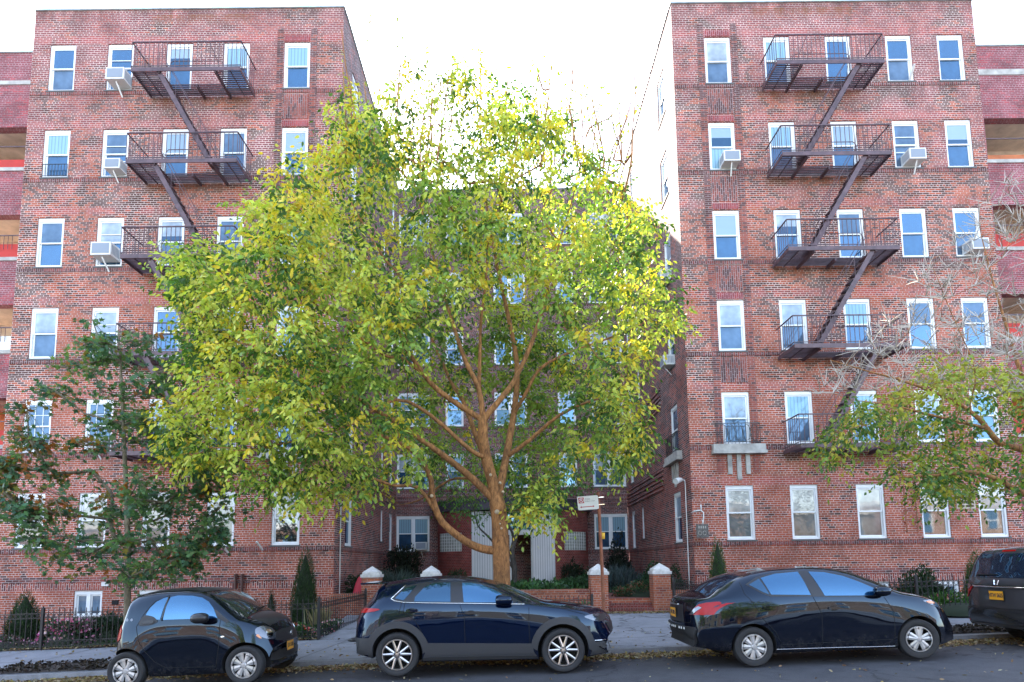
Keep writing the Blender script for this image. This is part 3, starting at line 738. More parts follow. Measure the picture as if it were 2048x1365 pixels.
ac(-4.1, 28.2, SILLS[0] + .06, 'air conditioner in the ground floor window left of the entrance', 0, .95)
ac(-2.6, 28.2, SILLS[1] + .06, 'air conditioner above the entrance canopy', 0, .95)

# grille in the wall, small fittings
gr = empty('wall_grille', (13.985, W, 3.33), 0, 'beige louvred air conditioner grille between two ground floor windows', 'vent grille')
mb = MB(); x0, x1, z0, z1 = 13.70, 14.27, 3.33, 3.86
for b in ((x0 + .002, x0 + .04, z0 + .002, z1 - .002), (x1 - .04, x1 - .002, z0 + .002, z1 - .002), (x0 + .04, x1 - .04, z1 - .04, z1 - .002), (x0 + .04, x1 - .04, z0 + .002, z0 + .04)): mb.box(b[0], b[1], W - .03, W + .08, b[2], b[3])
for k in range(1, 4): z = z0 + (z1 - z0) * k / 4; mb.box(x0 + .04, x1 - .04, W - .01, W + .04, z - .02, z + .02)
mb.box(13.96, 13.985, W - .012, W + .03, z0 + .04, z1 - .04)
mb.build('frame', M['cream'], gr, org=gr.location)
mb = MB(); mb.box(x0 + .003, x1 - .003, W + .09, W + .12, z0 + .003, z1 - .003); mb.build('louvre_back', simple('grille_back', (.16, .13, .10), .8), gr, org=gr.location)

def pipe(name, label, cat, pts, r, mat, extra=None):
    base = Vector(pts[0]); mb = MB(); mb.tube(pts, r, 8)
    if extra: extra(mb)
    o = mb.build(name, mat, None, smooth=True, org=base, auto=40); tag(o, label, cat); return o
pipe('conduit_pipe', 'thin white pipe on the courtyard side of the left wing corner', 'pipe', [(-5.27, 18.75, .9), (-5.27, 18.75, 3.75), (-5.22, 18.75, 3.82)], .017, M['white_paint'])
pipe('conduit_pipe', 'white pipe under the floodlight at the right wing corner', 'pipe', [(5.56, 18.72, .75), (5.56, 18.72, 4.3)], .017, M['white_paint'])
fl = empty('floodlight', (5.5, 18.72, 4.3), 0, 'white double floodlight at the courtyard corner of the right wing', 'floodlight')
mb = MB(); mb.tube([(5.56, 18.72, 4.26), (5.54, 18.72, 4.36), (5.42, 18.70, 4.38)], .026, 8); mb.build('arm', M['white_paint'], fl, org=fl.location, smooth=True)
mb = MB(); mb.tube([(5.44, 18.68, 4.38), (5.36, 18.62, 4.36), (5.20, 18.52, 4.30)], [.05, .085, .10], 12); mb.build('lamp_head', M['ac_white'], fl, org=fl.location, smooth=True, auto=40)
# hanging plaque
sg = empty('hanging_plaque', (5.83, 18.0, 2.55), 0, 'small dark carved plaque hanging from a white scroll bracket at the right wing corner', 'sign')
mb = MB(); mb.box(5.62, 5.98, 17.98, 18.01, 2.52, 2.93); mb.build('board', simple('plaque', (.12, .11, .10), .6, var=.6, vs=14, bmp=.6, bs=25, bd=.02), sg, org=sg.location)
mb = MB(); mb.tube([(5.58, 18.28, 3.3), (5.58, 18.0, 3.32), (5.78, 18.0, 3.35), (5.86, 18.0, 3.28), (5.85, 18.0, 3.1), (5.83, 18.0, 2.98)], .018, 6); mb.tube([(5.79, 18.0, 3.36), (5.79, 18.0, 3.52)], .02, 6)
mb.tube([(5.83, 18.0, 3.05), (5.83, 18.0, 2.93)], .022, 6); mb.build('bracket', M['white_paint'], sg, org=sg.location, smooth=True)
rows = [('PRIVATE', 2.86), ('PARKING', 2.77)]
mb = MB()
for k in range(2):
    zc = 2.66 - .0 * k
for (xx, zz) in ((5.72, 2.66), (5.86, 2.66)): mb.tube([(xx + .05 * math.cos(t), 17.974, zz + .06 * math.sin(t)) for t in np.linspace(0, 6.0, 12)], .007, 5)
for k in range(4): mb.box(5.68 + k * .065, 5.715 + k * .065, 17.972, 17.979, 2.80, 2.87)
mb.build('relief', simple('plaque_relief', (.4, .38, .34), .6), sg, org=sg.location)
# standpipes and box on the left wing
M['pipe_brown'] = simple('pipe_brown', (.07, .022, .018), .5)
sp = empty('standpipe', (-8.15, W - .1, .5), 0, 'pair of rusty vertical standpipes with a crossbar on the left wing wall', 'standpipe')
for x in (-8.25, -8.05): mb = MB(); mb.tube([(x, W - .1, .4), (x, W - .1, 1.58)], .045, 8); mb.tube([(x, W - .1, 1.5), (x, W - .1, 1.6)], .06, 8); mb.build('pipe', M['pipe_brown'], sp, org=sp.location, smooth=True, auto=40)
mb = MB(); mb.bar((-8.45, W - .06, 1.35), (-7.85, W - .06, 1.35), .04); mb.build('crossbar', M['iron'], sp, org=sp.location)
mb = MB(); mb.box(-12.30, -12.09, W - .09, W - .03, 1.28, 1.40); o = mb.build('junction_box', M['ac_white'], None, org=(-12.2, W, 1.28)); tag(o, 'small white junction box above the basement window on the left wing', 'junction box')
mb = MB(); mb.box(-11.98, -11.80, W - .05, W - .001, .72, .86); o = mb.build('vent_hood', M['dark'], None, org=(-11.9, W, .72)); tag(o, 'small dark vent in the brick right of the left basement window', 'vent')
for (x, z, lab) in ((-8.6, 2.36, 'white bracket stub under the fourth ground floor window of the left wing'), (-7.55, 2.42, 'white bracket stub left of the last ground floor window of the left wing'), (13.35, SILLS[5] + .15, 'white bracket with no unit in the top floor window right of the fire escape')):
    mb = MB(); mb.bar((x, W - .35, z + .14), (x + .05, W, z - .12), .05, .04); o = mb.build('support_bracket', M['white_paint'], None, org=(x, W, z)); tag(o, lab, 'bracket')
# grille box on one upper left window
wb = empty('window_guard', (-14.6, W - .1, SILLS[4]), 0, 'low dark window guard in the fifth floor window at the far left', 'window guard')
mb = MB()
for k in range(9): x = -15.0 + k * .1; mb.bar((x, W - .06, SILLS[4]), (x, W - .06, SILLS[4] + .42), .012)
for z in (SILLS[4] + .02, SILLS[4] + .42): mb.bar((-15.02, W - .06, z), (-14.2, W - .06, z), .018)
mb.build('bars', M['black_iron'], wb, org=wb.location)

# ------------------------------------------------------------------ ground
def ground_mat(name, cols, scale=1.0, fine=60.0, bmp=.5, rough=.9, joints=None):
    m, n, l, p = new_mat(name); tc = n.new('ShaderNodeTexCoord'); co = tc.outputs['Object']
    a = noise(n, l, .6 * scale, 5, .6, co); b = noise(n, l, fine, 3, .7, co); c = noise(n, l, 5 * scale, 4, .6, co)
    col = ramp(n, l, a.outputs[0], [(.35, cols[0]), (.65, cols[1])]).outputs[0]
    col = mix(n, l, ramp(n, l, c.outputs[0], [(.45, 0.0), (.7, .5)]).outputs[0], col, cols[2])
    col = mix(n, l, 1.0, col, ramp(n, l, b.outputs[0], [(.3, .75), (.7, 1.25)]).outputs[0], 'MULTIPLY')
    if joints:
        v = n.new('ShaderNodeTexVoronoi'); v.feature = 'DISTANCE_TO_EDGE'; v.inputs['Scale'].default_value = joints
        dw = noise(n, l, 1.1, 5, .6, co); va = n.new('ShaderNodeVectorMath'); va.operation = 'SCALE'; l.new(dw.outputs['Color'], va.inputs[0]); va.inputs[3].default_value = 1.6
        vb = n.new('ShaderNodeVectorMath'); vb.operation = 'ADD'; l.new(co, vb.inputs[0]); l.new(va.outputs[0], vb.inputs[1]); l.new(vb.outputs[0], v.inputs['Vector'])
        cr_ = ramp(n, l, v.outputs['Distance'], [(.0, .35), (.006, .55), (.012, 1.0)]); col = mix(n, l, 1.0, col, cr_.outputs[0], 'MULTIPLY')
        st_ = noise(n, l, 1.9, 4, .6, co); col = mix(n, l, ramp(n, l, st_.outputs[0], [(.60, 0.0), (.68, .45)]).outputs[0], col, tuple(c * .5 for c in cols[0]))
    l.new(col, p.inputs['Base Color']); p.inputs['Roughness'].default_value = rough
    bump(n, l, b.outputs[0], bmp, .006, p); return m
M['asphalt'] = ground_mat('asphalt', [(.050, .050, .056), (.068, .067, .075), (.030, .030, .034)], .8, 140, .7, joints=.35)
M['concrete'] = ground_mat('concrete', [(.20, .21, .235), (.27, .28, .31), (.15, .155, .17)], .7, 80, .3, joints=.22)
M['kerb'] = ground_mat('kerb_stone', [(.17, .175, .185), (.26, .265, .28), (.10, .10, .10)], 1.5, 80, .4)
M['soil'] = ground_mat('soil', [(.035, .028, .022), (.06, .045, .035), (.02, .018, .015)], 2, 40, 1.0)
M['lawn'] = ground_mat('lawn', [(.035, .085, .02), (.06, .13, .03), (.09, .10, .03)], 2, 60, 1.0)
xs = list(np.linspace(-60, -20, 9)) + list(np.arange(-18, 19, 1.0)) + list(np.linspace(20, 60, 9))
def struct(name, mb, mat, smooth=True):
    o = mb.build(name, mat, None, smooth=smooth); o['kind'] = 'structure'; return o
mb = MB(); mb.sheet(lambda x, y: (x, y, g(x) - .6 if abs(x) < 60 else g(x) - .6), [-400, -60] + xs[1:-1] + [60, 400], [-400, -30, 0, 45, 400]); struct('ground', mb, M['soil'])
mb = MB(); mb.sheet(lambda x, y: (x, y, road_z(x, y)), xs, [2.4, 3, 4, 5, 6, 7, 8, 9, 10, 11, KY + .02]); struct('road', mb, M['asphalt'])
mb = MB(); mb.sheet(lambda x, y: (x, y, sidewalk_z(x, y)), xs, list(np.linspace(KY + .15, FY, 7)))
mb.sheet(lambda x, y: (x, y, sidewalk_z(x, FY) * (1 - t_(y)) + .36 * t_(y)), [-4.75, -3, -1, 1, 3, 5.25], list(np.linspace(FY, 17.75, 6))) if False else None
struct('sidewalk', mb, M['concrete'])
# apron rising from the pavement to the court steps
mb = MB(); ap = lambda x, y: (x, y, fz(x) + (.37 - fz(x)) * ((y - FY) / (17.75 - FY)) + .004)
mb.sheet(ap, [-4.75, -3.5, -2, -.5, 1, 2.5, 4, 5.3], list(np.linspace(FY - .004, 17.75, 6))); struct('court_apron', mb, M['concrete'])
# joints in the pavement as thin grooves of darker mortar
mb = MB()
def strip(p, q, w):
    p = Vector(p); q = Vector(q); d = (q - p).normalized(); s_ = Vector((-d.y, d.x)) * w / 2
    N = 10
    for k in range(N):
        a = p.lerp(q, k / N); b = p.lerp(q, (k + 1) / N)
        P4 = [a - s_, b - s_, b + s_, a + s_]; mb.face([(v.x, v.y, (sidewalk_z(v.x, v.y) if v.y < FY else ap(v.x, v.y)[2]) + .005) for v in P4])
for x in np.arange(-30, 31, 1.52): strip((x, KY + .16), (x + .35, FY - .02), .018)
strip((-30, 13.1), (30, 13.1), .018)
struct('pavement_joints', mb, simple('joint_dirt', (.05, .05, .05), .9), False)
mb = MB(); mb.sheet(lambda x, y: (x, y, g(x) + .085 + (.0 if y > KY + .02 else 0)), xs, [KY, KY + .15])
mb.sheet(lambda x, z: (x, KY - .01 * (1 - z), road_z(x, KY) - .05 + z * (g(x) + .085 - road_z(x, KY) + .05)), xs, [0, 1]); struct('kerb', mb, M['kerb'], False)
# yards behind the fences
for sgn, a, b in ((-1, -60, -4.6), (1, 5.25, 60)):
    us = sorted(set([a, b] + [x for x in xs if a < x < b])); mb = MB(); mb.sheet(lambda x, y: (x, y, yard_z(x, y)), us, list(np.linspace(FY + .02, WY + 12, 12))); struct('garden_ground', mb, M['soil'])
# court level and the path
mb = MB(); mb.sheet(lambda x, y: (x, y, .74), [-5.3, -2, 0, 2, 5.6], [18.4, 22, 28.2]); struct('court_ground', mb, M['soil'])
mb = MB(); mb.sheet(lambda x, y: (x + (0 if y < 20 else -(y - 20) * .42), y, .752), [2.85, 4.25], [18.4, 20, 21, 22, 23, 24, 25, 26, 26.6]); struct('court_path', mb, M['brick_step'])
# far side of the street, behind the camera
mb = MB(); mb.sheet(lambda x, y: (x, y, g(x) + .10), xs, [-60, -4.5, 2.4]); struct('far_sidewalk', mb, M['concrete'])
# ------------------------------------------------------------------ cars
def pchip(xs, ys):
    xs = np.array(xs, float); ys = np.array(ys, float); o = np.argsort(xs); xs = xs[o]; ys = ys[o]
    h = np.diff(xs); d = np.diff(ys) / h; m = np.zeros(len(xs))
    for i in range(1, len(xs) - 1):
        if d[i-1] * d[i] > 0:
            w1 = 2*h[i] + h[i-1]; w2 = h[i] + 2*h[i-1]; m[i] = (w1 + w2) / (w1/d[i-1] + w2/d[i])
    m[0] = d[0]; m[-1] = d[-1]
    def f(x):
        x = min(max(x, xs[0]), xs[-1]); i = min(max(int(np.searchsorted(xs, x)) - 1, 0), len(h) - 1); t = (x - xs[i]) / h[i]
        return float((1+2*t)*(1-t)**2*ys[i] + t*(1-t)**2*h[i]*m[i] + t*t*(3-2*t)*ys[i+1] + t*t*(t-1)*h[i]*m[i+1])
    return f
def paint(name, col, flake=.0, rough=.03):
    m, n, l, p = new_mat(name); p.inputs['Base Color'].default_value = (*col, 1); p.inputs['Roughness'].default_value = rough
    p.inputs['Metallic'].default_value = flake; p.inputs['Coat Weight'].default_value = .15; p.inputs['IOR'].default_value = 1.54; p.inputs['Specular Tint'].default_value = (.50, .74, 1, 1); p.inputs['Coat Roughness'].default_value = .025; p.inputs['Coat IOR'].default_value = 1.55  # blue specular tint puts the sky's reflected colour into the paint
    tc = n.new('ShaderNodeTexCoord'); t = noise(n, l, 1.6, 2, .5, tc.outputs['Object']); b = bump(n, l, t.outputs[0], .12, .03, p)
    l.new(b.outputs[0], p.inputs['Coat Normal'])
    # road dust low on the body
    sx = n.new('ShaderNodeSeparateXYZ'); l.new(tc.outputs['Object'], sx.inputs[0]); dn = noise(n, l, 14, 5, .7, tc.outputs['Object'])
    mr = n.new('ShaderNodeMapRange'); l.new(sx.outputs[2], mr.inputs[0]); mr.inputs[1].default_value = .2; mr.inputs[2].default_value = .55; mr.inputs[3].default_value = .35; mr.inputs[4].default_value = 0
    f = math_(n, l, 'MULTIPLY', mr.outputs[0], ramp(n, l, dn.outputs[0], [(.4, 0.0), (.7, 1.0)]).outputs[0])
    l.new(mix(n, l, f, col, (.10, .095, .09)), p.inputs['Base Color'])
    l.new(math_(n, l, 'ADD', rough, math_(n, l, 'MULTIPLY', f, .5)), p.inputs['Roughness'])
    return m
M['blue_paint'] = paint('navy_car_paint', (.001, .0035, .016), 0)
M['black_paint'] = paint('black_car_paint', (.003, .0035, .008), 0)
M['black_paint2'] = paint('black_blue_car_paint', (.003, .0035, .007), 0)
M['grey_paint'] = paint('grey_car_paint', (.060, .058, .062), .3, .12)
M['cladding'] = simple('black_cladding', (.034, .035, .038), .6, bmp=.15, bs=180, bd=.003)
M['satin_black'] = simple('satin_black_trim', (.02, .02, .022), .35)
M['rubber'] = simple('tyre_rubber', (.022, .022, .023), .75, var=.25, vs=6)
M['tyre_gap'] = simple('wheel_well', (.008, .008, .008), .95)
M['alloy'] = simple('alloy', (.55, .52, .50), .28, metal=.9)
M['alloy_dark'] = simple('alloy_dark', (.10, .10, .105), .35, metal=.8)
M['hubcap'] = simple('hubcap_silver', (.50, .50, .49), .35, metal=.55)
M['chrome'] = simple('chrome', (.75, .75, .76), .08, metal=1.0)
M['car_glass'] = simple('car_glass', (.004, .010, .022), .012, ior=2.4)
M['car_glass_light'] = simple('car_glass_sky', (.004, .030, .085), .012, ior=2.8)  # blue sky reflection put into the base colour and the tint below
for k_ in ('car_glass', 'car_glass_light'): M[k_].node_tree.nodes['Principled BSDF'].inputs['Specular Tint'].default_value = (.35, .68, 1.0, 1)
M['windshield'] = simple('windshield_glass', (.018, .026, .022), .015, ior=1.9)
M['lamp_clear'] = simple('lamp_clear', (.14, .15, .17), .15, metal=.7, coat=1)
M['lamp_red'] = simple('lamp_red', (.36, .002, .004), .25, coat=.12, spec=.3)
M['lamp_amber'] = simple('lamp_amber', (.75, .22, .02), .15, coat=1)
M['plate_orange'] = simple('plate_orange', (.80, .36, .02), .4)
M['plate_ink'] = simple('plate_ink', (.02, .02, .05), .5)
M['seam'] = simple('panel_seam', (.002, .002, .002), .8)

def body_mesh(sp):
    F = {k: pchip(*zip(*sp[k])) for k in ('zt', 'zb', 'yb', 'zr', 'yr', 'yw', 'zbot')}
    x0, x1 = sp['x0'], sp['x1']; n = 110
    ts = (1 - np.cos(np.linspace(0, math.pi, n))) / 2 * .55 + np.linspace(0, 1, n) * .45
    Wm = sp['W'] / 2
    sec_n = [1, 5, 5, 9, 6, 6]
    verts = []; ring = None
    def cr(P, cnt):
        out = []
        for i in range(len(P) - 1):
            p0 = P[max(i-1, 0)]; p1 = P[i]; p2 = P[i+1]; p3 = P[min(i+2, len(P)-1)]
            if i == len(P) - 2: p3 = (-P[i][0], P[i][1])
            for k in range(cnt[i]):
                t = k / cnt[i]
                # centripetal-ish: scale tangents by segment length
                l1 = math.dist(p1, p2); a = [ (p2[q]-p0[q]) for q in (0, 1)]; b = [(p3[q]-p1[q]) for q in (0, 1)]
                la = math.hypot(*a) or 1; lb = math.hypot(*b) or 1
                ta = [q / la * l1 for q in a]; tb = [q / lb * l1 for q in b]
                out.append(tuple((2*t**3-3*t*t+1)*p1[q] + (t**3-2*t*t+t)*ta[q] + (-2*t**3+3*t*t)*p2[q] + (t**3-t*t)*tb[q] for q in (0, 1)))
        out.append(P[-1]); return out
    for t in ts:
        x = x0 + (x1 - x0) * t
        zt, zb, yb, zr, yr, yw, zo = (F[k](x) for k in ('zt', 'zb', 'yb', 'zr', 'yr', 'yw', 'zbot'))
        zr = min(zr, zt - .012); zb = min(zb, zr - .012); zo = min(zo, zb - .1)
        zw = zo + (zb - zo) * sp.get('wide', .5)
        P = [(yw * .90, zo), (yw * .965, zo + .05 * min(1, (zb - zo) / .4)), (yw, zw), (yb, zb), (yr, zr), (yr * .55, zt - (zt - zr) * .28), (0, zt)]
        S = cr(P, sec_n); half = S
        pts = [(-y, z) for y, z in half] + [(y, z) for y, z in reversed(half[:-1])]
        ring = len(pts)
        bf = max(0, (x - (x1 - .7)) / .7) ** 1.5 * sp['bowF']; br = max(0, ((x0 + .7) - x) / .7) ** 1.5 * sp['bowR']
        for y, z in pts:
            q = (abs(y) / Wm) ** 2.4; verts.append((x - bf * q + br * q, y, z))
    faces = []
    for i in range(n - 1):
        for k in range(ring):
            k2 = (k + 1) % ring; a = i * ring
            faces.append((a + k, a + ring + k, a + ring + k2, a + k2))
    faces.append(tuple(range(ring))); faces.append(tuple((n - 1) * ring + k for k in reversed(range(ring))))
    return verts, faces

class Car:
    def __init__(s, sp, name, label, paintm, loc, pitch, yaw=0.0):
        s.sp = sp; s.root = empty(name, loc, 0, label, 'car', 'cars parked along the kerb'); s.root.rotation_euler = (0, -pitch, yaw)
        v, f = body_mesh(sp); me = bpy.data.meshes.new('body'); me.from_pydata(v, [], f); me.materials.append(paintm)
        bm = bmesh.new(); bm.from_mesh(me); bmesh.ops.recalc_face_normals(bm, faces=bm.faces); bm.normal_update()
        s.bvh = BVHTree.FromBMesh(bm); bm.to_mesh(me); bm.free()
        b = bpy.data.objects.new('body', me); COL.objects.link(b)
        # wheel arches
        R = sp['R'] + sp.get('gap', .05); cut = MB()
        for wx in (-sp['WB']/2, sp['WB']/2):
            for sy in (-1, 1):
                y0, y1 = sy * (sp['W']/2 - .30), sy * (sp['W']/2 + .2); nn = 40; c = (wx, sp['R'] + .01)
                ra = [(c[0] + R * math.cos(2*math.pi*k/nn), y0, c[1] + R * math.sin(2*math.pi*k/nn)) for k in range(nn)]; rb = [(p[0], y1, p[2]) for p in ra]
                cut.face(ra, 0); cut.face(rb[::-1], 0)
                for k in range(nn): j = (k + 1) % nn; cut.face([ra[j], ra[k], rb[k], rb[j]], 0)
        co = cut.build('cutter', M['tyre_gap'], None, merge=True)
        bm = bmesh.new(); bm.from_mesh(co.data); bmesh.ops.recalc_face_normals(bm, faces=bm.faces); bm.to_mesh(co.data); bm.free()
        md = b.modifiers.new('arch', 'BOOLEAN'); md.operation = 'DIFFERENCE'; md.object = co; md.solver = 'EXACT'; md.material_mode = 'TRANSFER'
        bpy.context.view_layer.update(); dg = bpy.context.evaluated_depsgraph_get()
        nm = bpy.data.meshes.new_from_object(b.evaluated_get(dg)); bpy.data.objects.remove(b); bpy.data.objects.remove(co)
        nm.polygons.foreach_set('use_smooth', [True] * len(nm.polygons)); nm.set_sharp_from_angle(angle=R_(38)); nm.name = 'body'
        s.body = bpy.data.objects.new('body', nm); COL.objects.link(s.body); s.body.parent = s.root
    def hit(s, o, d):
        r = s.bvh.ray_cast(Vector(o), Vector(d))
        if r[0] is None:
            # nearest surface to the ray's closest point
            o = Vector(o); d = Vector(d); best = None
            p = o + d * 3.0; q = s.bvh.find_nearest(p if abs(d.y) > .5 else o + d * 2.0)
            return q[0], q[1]
        return r[0], r[1]
    def frame(s, view):
        # view: 'side' (near, -y), 'far' (+y), 'front', 'rear', 'top'
        return {'side': (lambda a, b: ((a, -4, b), (0, 1, 0))), 'far': (lambda a, b: ((a, 4, b), (0, -1, 0))),
                'front': (lambda a, b: ((5, a, b), (-1, 0, 0))), 'rear': (lambda a, b: ((-5, a, b), (1, 0, 0))),
                'top': (lambda a, b: ((a, b, 4), (0, 0, -1))),
                'fr': (lambda a, b: ((4 + a, -4 + a * 1.0, b), (-.7071, .7071, 0)))}[view]
    def decal(s, name, poly, mat, view='side', off=.004, step=.05, parent=None, rnd=0, skirt=True, cat=None):
        for _ in range(rnd):
            q = []
            for i in range(len(poly)):
                a, b = Vector(poly[i]), Vector(poly[(i + 1) % len(poly)]); q += [tuple(a.lerp(b, .2)), tuple(a.lerp(b, .8))]
            poly = q
        bm = bmesh.new(); vs = [bm.verts.new((a, b, 0)) for a, b in poly]; bm.faces.new(vs)
        xs_ = [p[0] for p in poly]; ys_ = [p[1] for p in poly]
        for ax, (lo, hi) in ((0, (min(xs_), max(xs_))), (1, (min(ys_), max(ys_)))):
            k = lo + step
            while k < hi - 1e-4:
                nrm = (1, 0, 0) if ax == 0 else (0, 1, 0); co = (k, 0, 0) if ax == 0 else (0, k, 0)
                bmesh.ops.bisect_plane(bm, geom=bm.verts[:] + bm.edges[:] + bm.faces[:], plane_co=co, plane_no=nrm, dist=1e-6); k += step
        fr = s.frame(view); nor = {}
        for v in bm.verts:
            o, d = fr(v.co.x, v.co.y); p, nn = s.hit(o, d)
            if nn.dot(Vector(d)) > 0: nn = -nn
            v.co = p + nn * off; nor[v] = nn.copy()
        if skirt:
            be = [e for e in bm.edges if len(e.link_faces) == 1]
            r = bmesh.ops.extrude_edge_only(bm, edges=be); nv = [g_ for g_ in r['geom'] if isinstance(g_, bmesh.types.BMVert)]
            for v in nv:
                src = min((u for e in v.link_edges for u in [e.other_vert(v)] if u in nor), key=lambda u: (u.co - v.co).length, default=None)
                if src is not None: v.co = src.co - nor[src] * (off + .012)
        bmesh.ops.recalc_face_normals(bm, faces=bm.faces)
        me = bpy.data.meshes.new(name); bm.to_mesh(me); bm.free(); me.materials.append(mat)
        me.polygons.foreach_set('use_smooth', [True] * len(me.polygons)); me.set_sharp_from_angle(angle=R_(40))
        o = bpy.data.objects.new(name, me); COL.objects.link(o); o.parent = parent or s.root
        return o
    def line(s, pts, mat, view='side', r=.0045, off=0.0, mb=None, closed=False):
        P = []
        if closed: pts = list(pts) + [pts[0]]
        fr = s.frame(view)
        for a, b in zip(pts, pts[1:]):
            n = max(1, int(math.dist(a, b) / .06))
            for k in range(n): P.append((a[0] + (b[0]-a[0])*k/n, a[1] + (b[1]-a[1])*k/n))
        P.append(pts[-1]); Q = []
        for a, b in P:
            o, d = fr(a, b); p, nn = s.hit(o, d)
            if nn.dot(Vector(d)) > 0: nn = -nn
            Q.append(p + nn * off)
        mb.tube(Q, r, 6)
    def seams(s, name, lists, mat, r=.0045, off=0.0, view='side', parent=None):
        mb = MB()
        for L in lists: s.line(L, mat, view, r, off, mb)
        return mb.build(name, mat, parent or s.root, smooth=True)
    def wheels(s, kindF, kindR, steer=0.0):
        sp = s.sp; R = sp['R']; tw = sp.get('tw', .20)
        for wx, kind in ((-sp['WB']/2, kindR), (sp['WB']/2, kindF)):
            for sy in (-1, 1):
                wb = MB(); wb.lathe([(R*.55, -.10), (R*.55, .02), (.03, .02)], axis='y', n=20)
                w = wb.build('wheel', M['tyre_gap'], s.root, smooth=True, auto=40)
                w.location = (wx, sy * (sp['W']/2 - .02 - tw/2), R); w.rotation_euler = (0, 0, (math.pi if sy > 0 else 0) + (steer if wx > 0 else 0))
                # local: outer face towards -y
                t = MB(); rr = sp['rim']
                t.lathe([(rr*.98, tw*.42), (rr*1.05, tw*.5), (R*.93, tw*.5), (R*.985, tw*.40), (R, tw*.22), (R*1.0, -tw*.22), (R*.985, -tw*.40), (R*.94, -tw*.49), (rr*1.22, -tw*.51), (rr*1.06, -tw*.46), (rr*.99, -tw*.38)], axis='y', n=56)
                for k in (-.12, 0, .12): t.lathe([(R + .001, tw*(k-.012)), (R - .006, tw*k), (R + .001, tw*(k+.012))], axis='y', n=40)
                t.build('tyre', M['rubber'], w, smooth=True, auto=35)
                y0 = -tw * .40
                rm = MB(); mm = [M['alloy'], M['alloy_dark'], M['tyre_gap']] if kind == 'alloy' else [M['hubcap'], M['alloy_dark'], M['tyre_gap']]
                rm.lathe([(rr*1.0, -tw*.40), (rr*.985, -tw*.47), (rr*.93, -tw*.47), (rr*.90, -tw*.40), (rr*.88, -tw*.18)], axis='y', n=48, mi=0)
                rm.lathe([(rr*.88, -tw*.14), (.0, -tw*.14)], axis='y', n=24, mi=2)
                def spoke(a, w0, w1, r0, r1, dy0, dy1, mi=0, th=.02, skew=0.0):
                    ca, sa = math.cos(a), math.sin(a); cb, sb = math.cos(a + skew), math.sin(a + skew)
                    def pt(r, u, y, c, s_): return (r*c - u*s_, y, r*s_ + u*c)
                    A = [pt(r0, -w0, dy0, ca, sa), pt(r0, w0, dy0, ca, sa), pt(r1, w1, dy1, cb, sb), pt(r1, -w1, dy1, cb, sb)]
                    ridge = [pt(r0, 0, dy0 - .008, ca, sa), pt(r1, 0, dy1 - .006, cb, sb)]
                    B = [(p[0], p[1] + th, p[2]) for p in A]
                    rm.face([A[0], ridge[0], ridge[1], A[3]], mi); rm.face([ridge[0], A[1], A[2], ridge[1]], mi)
                    for i in range(4): j = (i + 1) % 4; rm.face([A[i], B[i], B[j], A[j]], 1)
                if kind == 'alloy':
                    for k in range(5):
                        a = 2*math.pi*k/5 + math.pi/2
                        for sg in (-1, 1): spoke(a + sg*.17, .022, .017, rr*.22, rr*.92, -tw*.42, -tw*.43, 0, .03, skew=sg*.13)
                        spoke(a, .02, .006, rr*.15, rr*.5, -tw*.40, -tw*.38, 1, .03)
                    for k in range(5):
                        a = 2*math.pi*k/5 + math.pi/2 + math.pi/5; c = (rr*.24*math.cos(a), -tw*.44, rr*.24*math.sin(a)); rm.lathe([(.0, -.006), (.010, -.004), (.013, .01)], c, 'y', 8, 1)
                    rm.lathe([(0, -tw*.47), (rr*.12, -tw*.46), (rr*.15, -tw*.40), (rr*.26, -tw*.38)], axis='y', n=20, mi=0)
                elif kind == 'cap8' or kind == 'cap9':
                    ns = 8 if kind == 'cap8' else 9
                    for k in range(ns): spoke(2*math.pi*k/ns + .3, .022, rr*.27 if ns == 8 else rr*.235, rr*.25, rr*.93, -tw*.44, -tw*.45, 0, .025)
                    rm.lathe([(0, -tw*.50), (rr*.16, -tw*.49), (rr*.20, -tw*.45), (rr*.38, -tw*.44), (rr*.38, -tw*.3)], axis='y', n=24, mi=0)
                    for k in range(4): a = k * math.pi/2 + .6; rm.lathe([(0, -.004), (.009, -.003), (.011, .01)], (rr*.28*math.cos(a), -tw*.45, rr*.28*math.sin(a)), 'y', 8, 1)
                elif kind == 'cap5':
                    for k in range(5):
                        a = 2*math.pi*k/5 + .25
                        for sg in (-1, 1): spoke(a + sg*.16, .030, .030, rr*.2, rr*.93, -tw*.46, -tw*.44, 0, .03, skew=sg*.06)
                    rm.lathe([(0, -tw*.50), (rr*.16, -tw*.49), (rr*.20, -tw*.46), (rr*.40, -tw*.44), (rr*.40, -tw*.3)], axis='y', n=24, mi=0)
                rm.build('rim', mm, w, smooth=True, auto=30)
    def mirror(s, x, y, z, mat, size=1.0, lag=0.0):
        for sy in (-1, 1):
            m = MB(); u = MB()
            n = 10; prof = []
            L, H, D = .13 * size, .085 * size, .20 * size
            vs = []
            for i in range(9):
                t = i / 8; a = math.pi * t; rr = math.sin(a) ** .45
                vs.append([( x + L * (-math.cos(a)) * 1.0, sy * (y + .02 + D * .5 + D * .5 * rr * math.cos(b)), z + .10 * size + H * rr * math.sin(b)) for b in np.linspace(0, 2*math.pi, 14, endpoint=False)])
            base = len(m.v)
            for r in vs: m.v += r
            for i in range(8):
                for k in range(14):
                    k2 = (k + 1) % 14; m.f.append((base+i*14+k, base+i*14+k2, base+(i+1)*14+k2, base+(i+1)*14+k)); m.m.append(0); m.uv += [(0, 0)] * 4
            o = m.build('side_mirror', mat, s.root, smooth=True)
            u.bar((x + .02, sy * (y - .06), z + .02), (x + .02, sy * (y + .06), z + .07), .05, .035); u.build('mirror_arm', M['satin_black'], o)
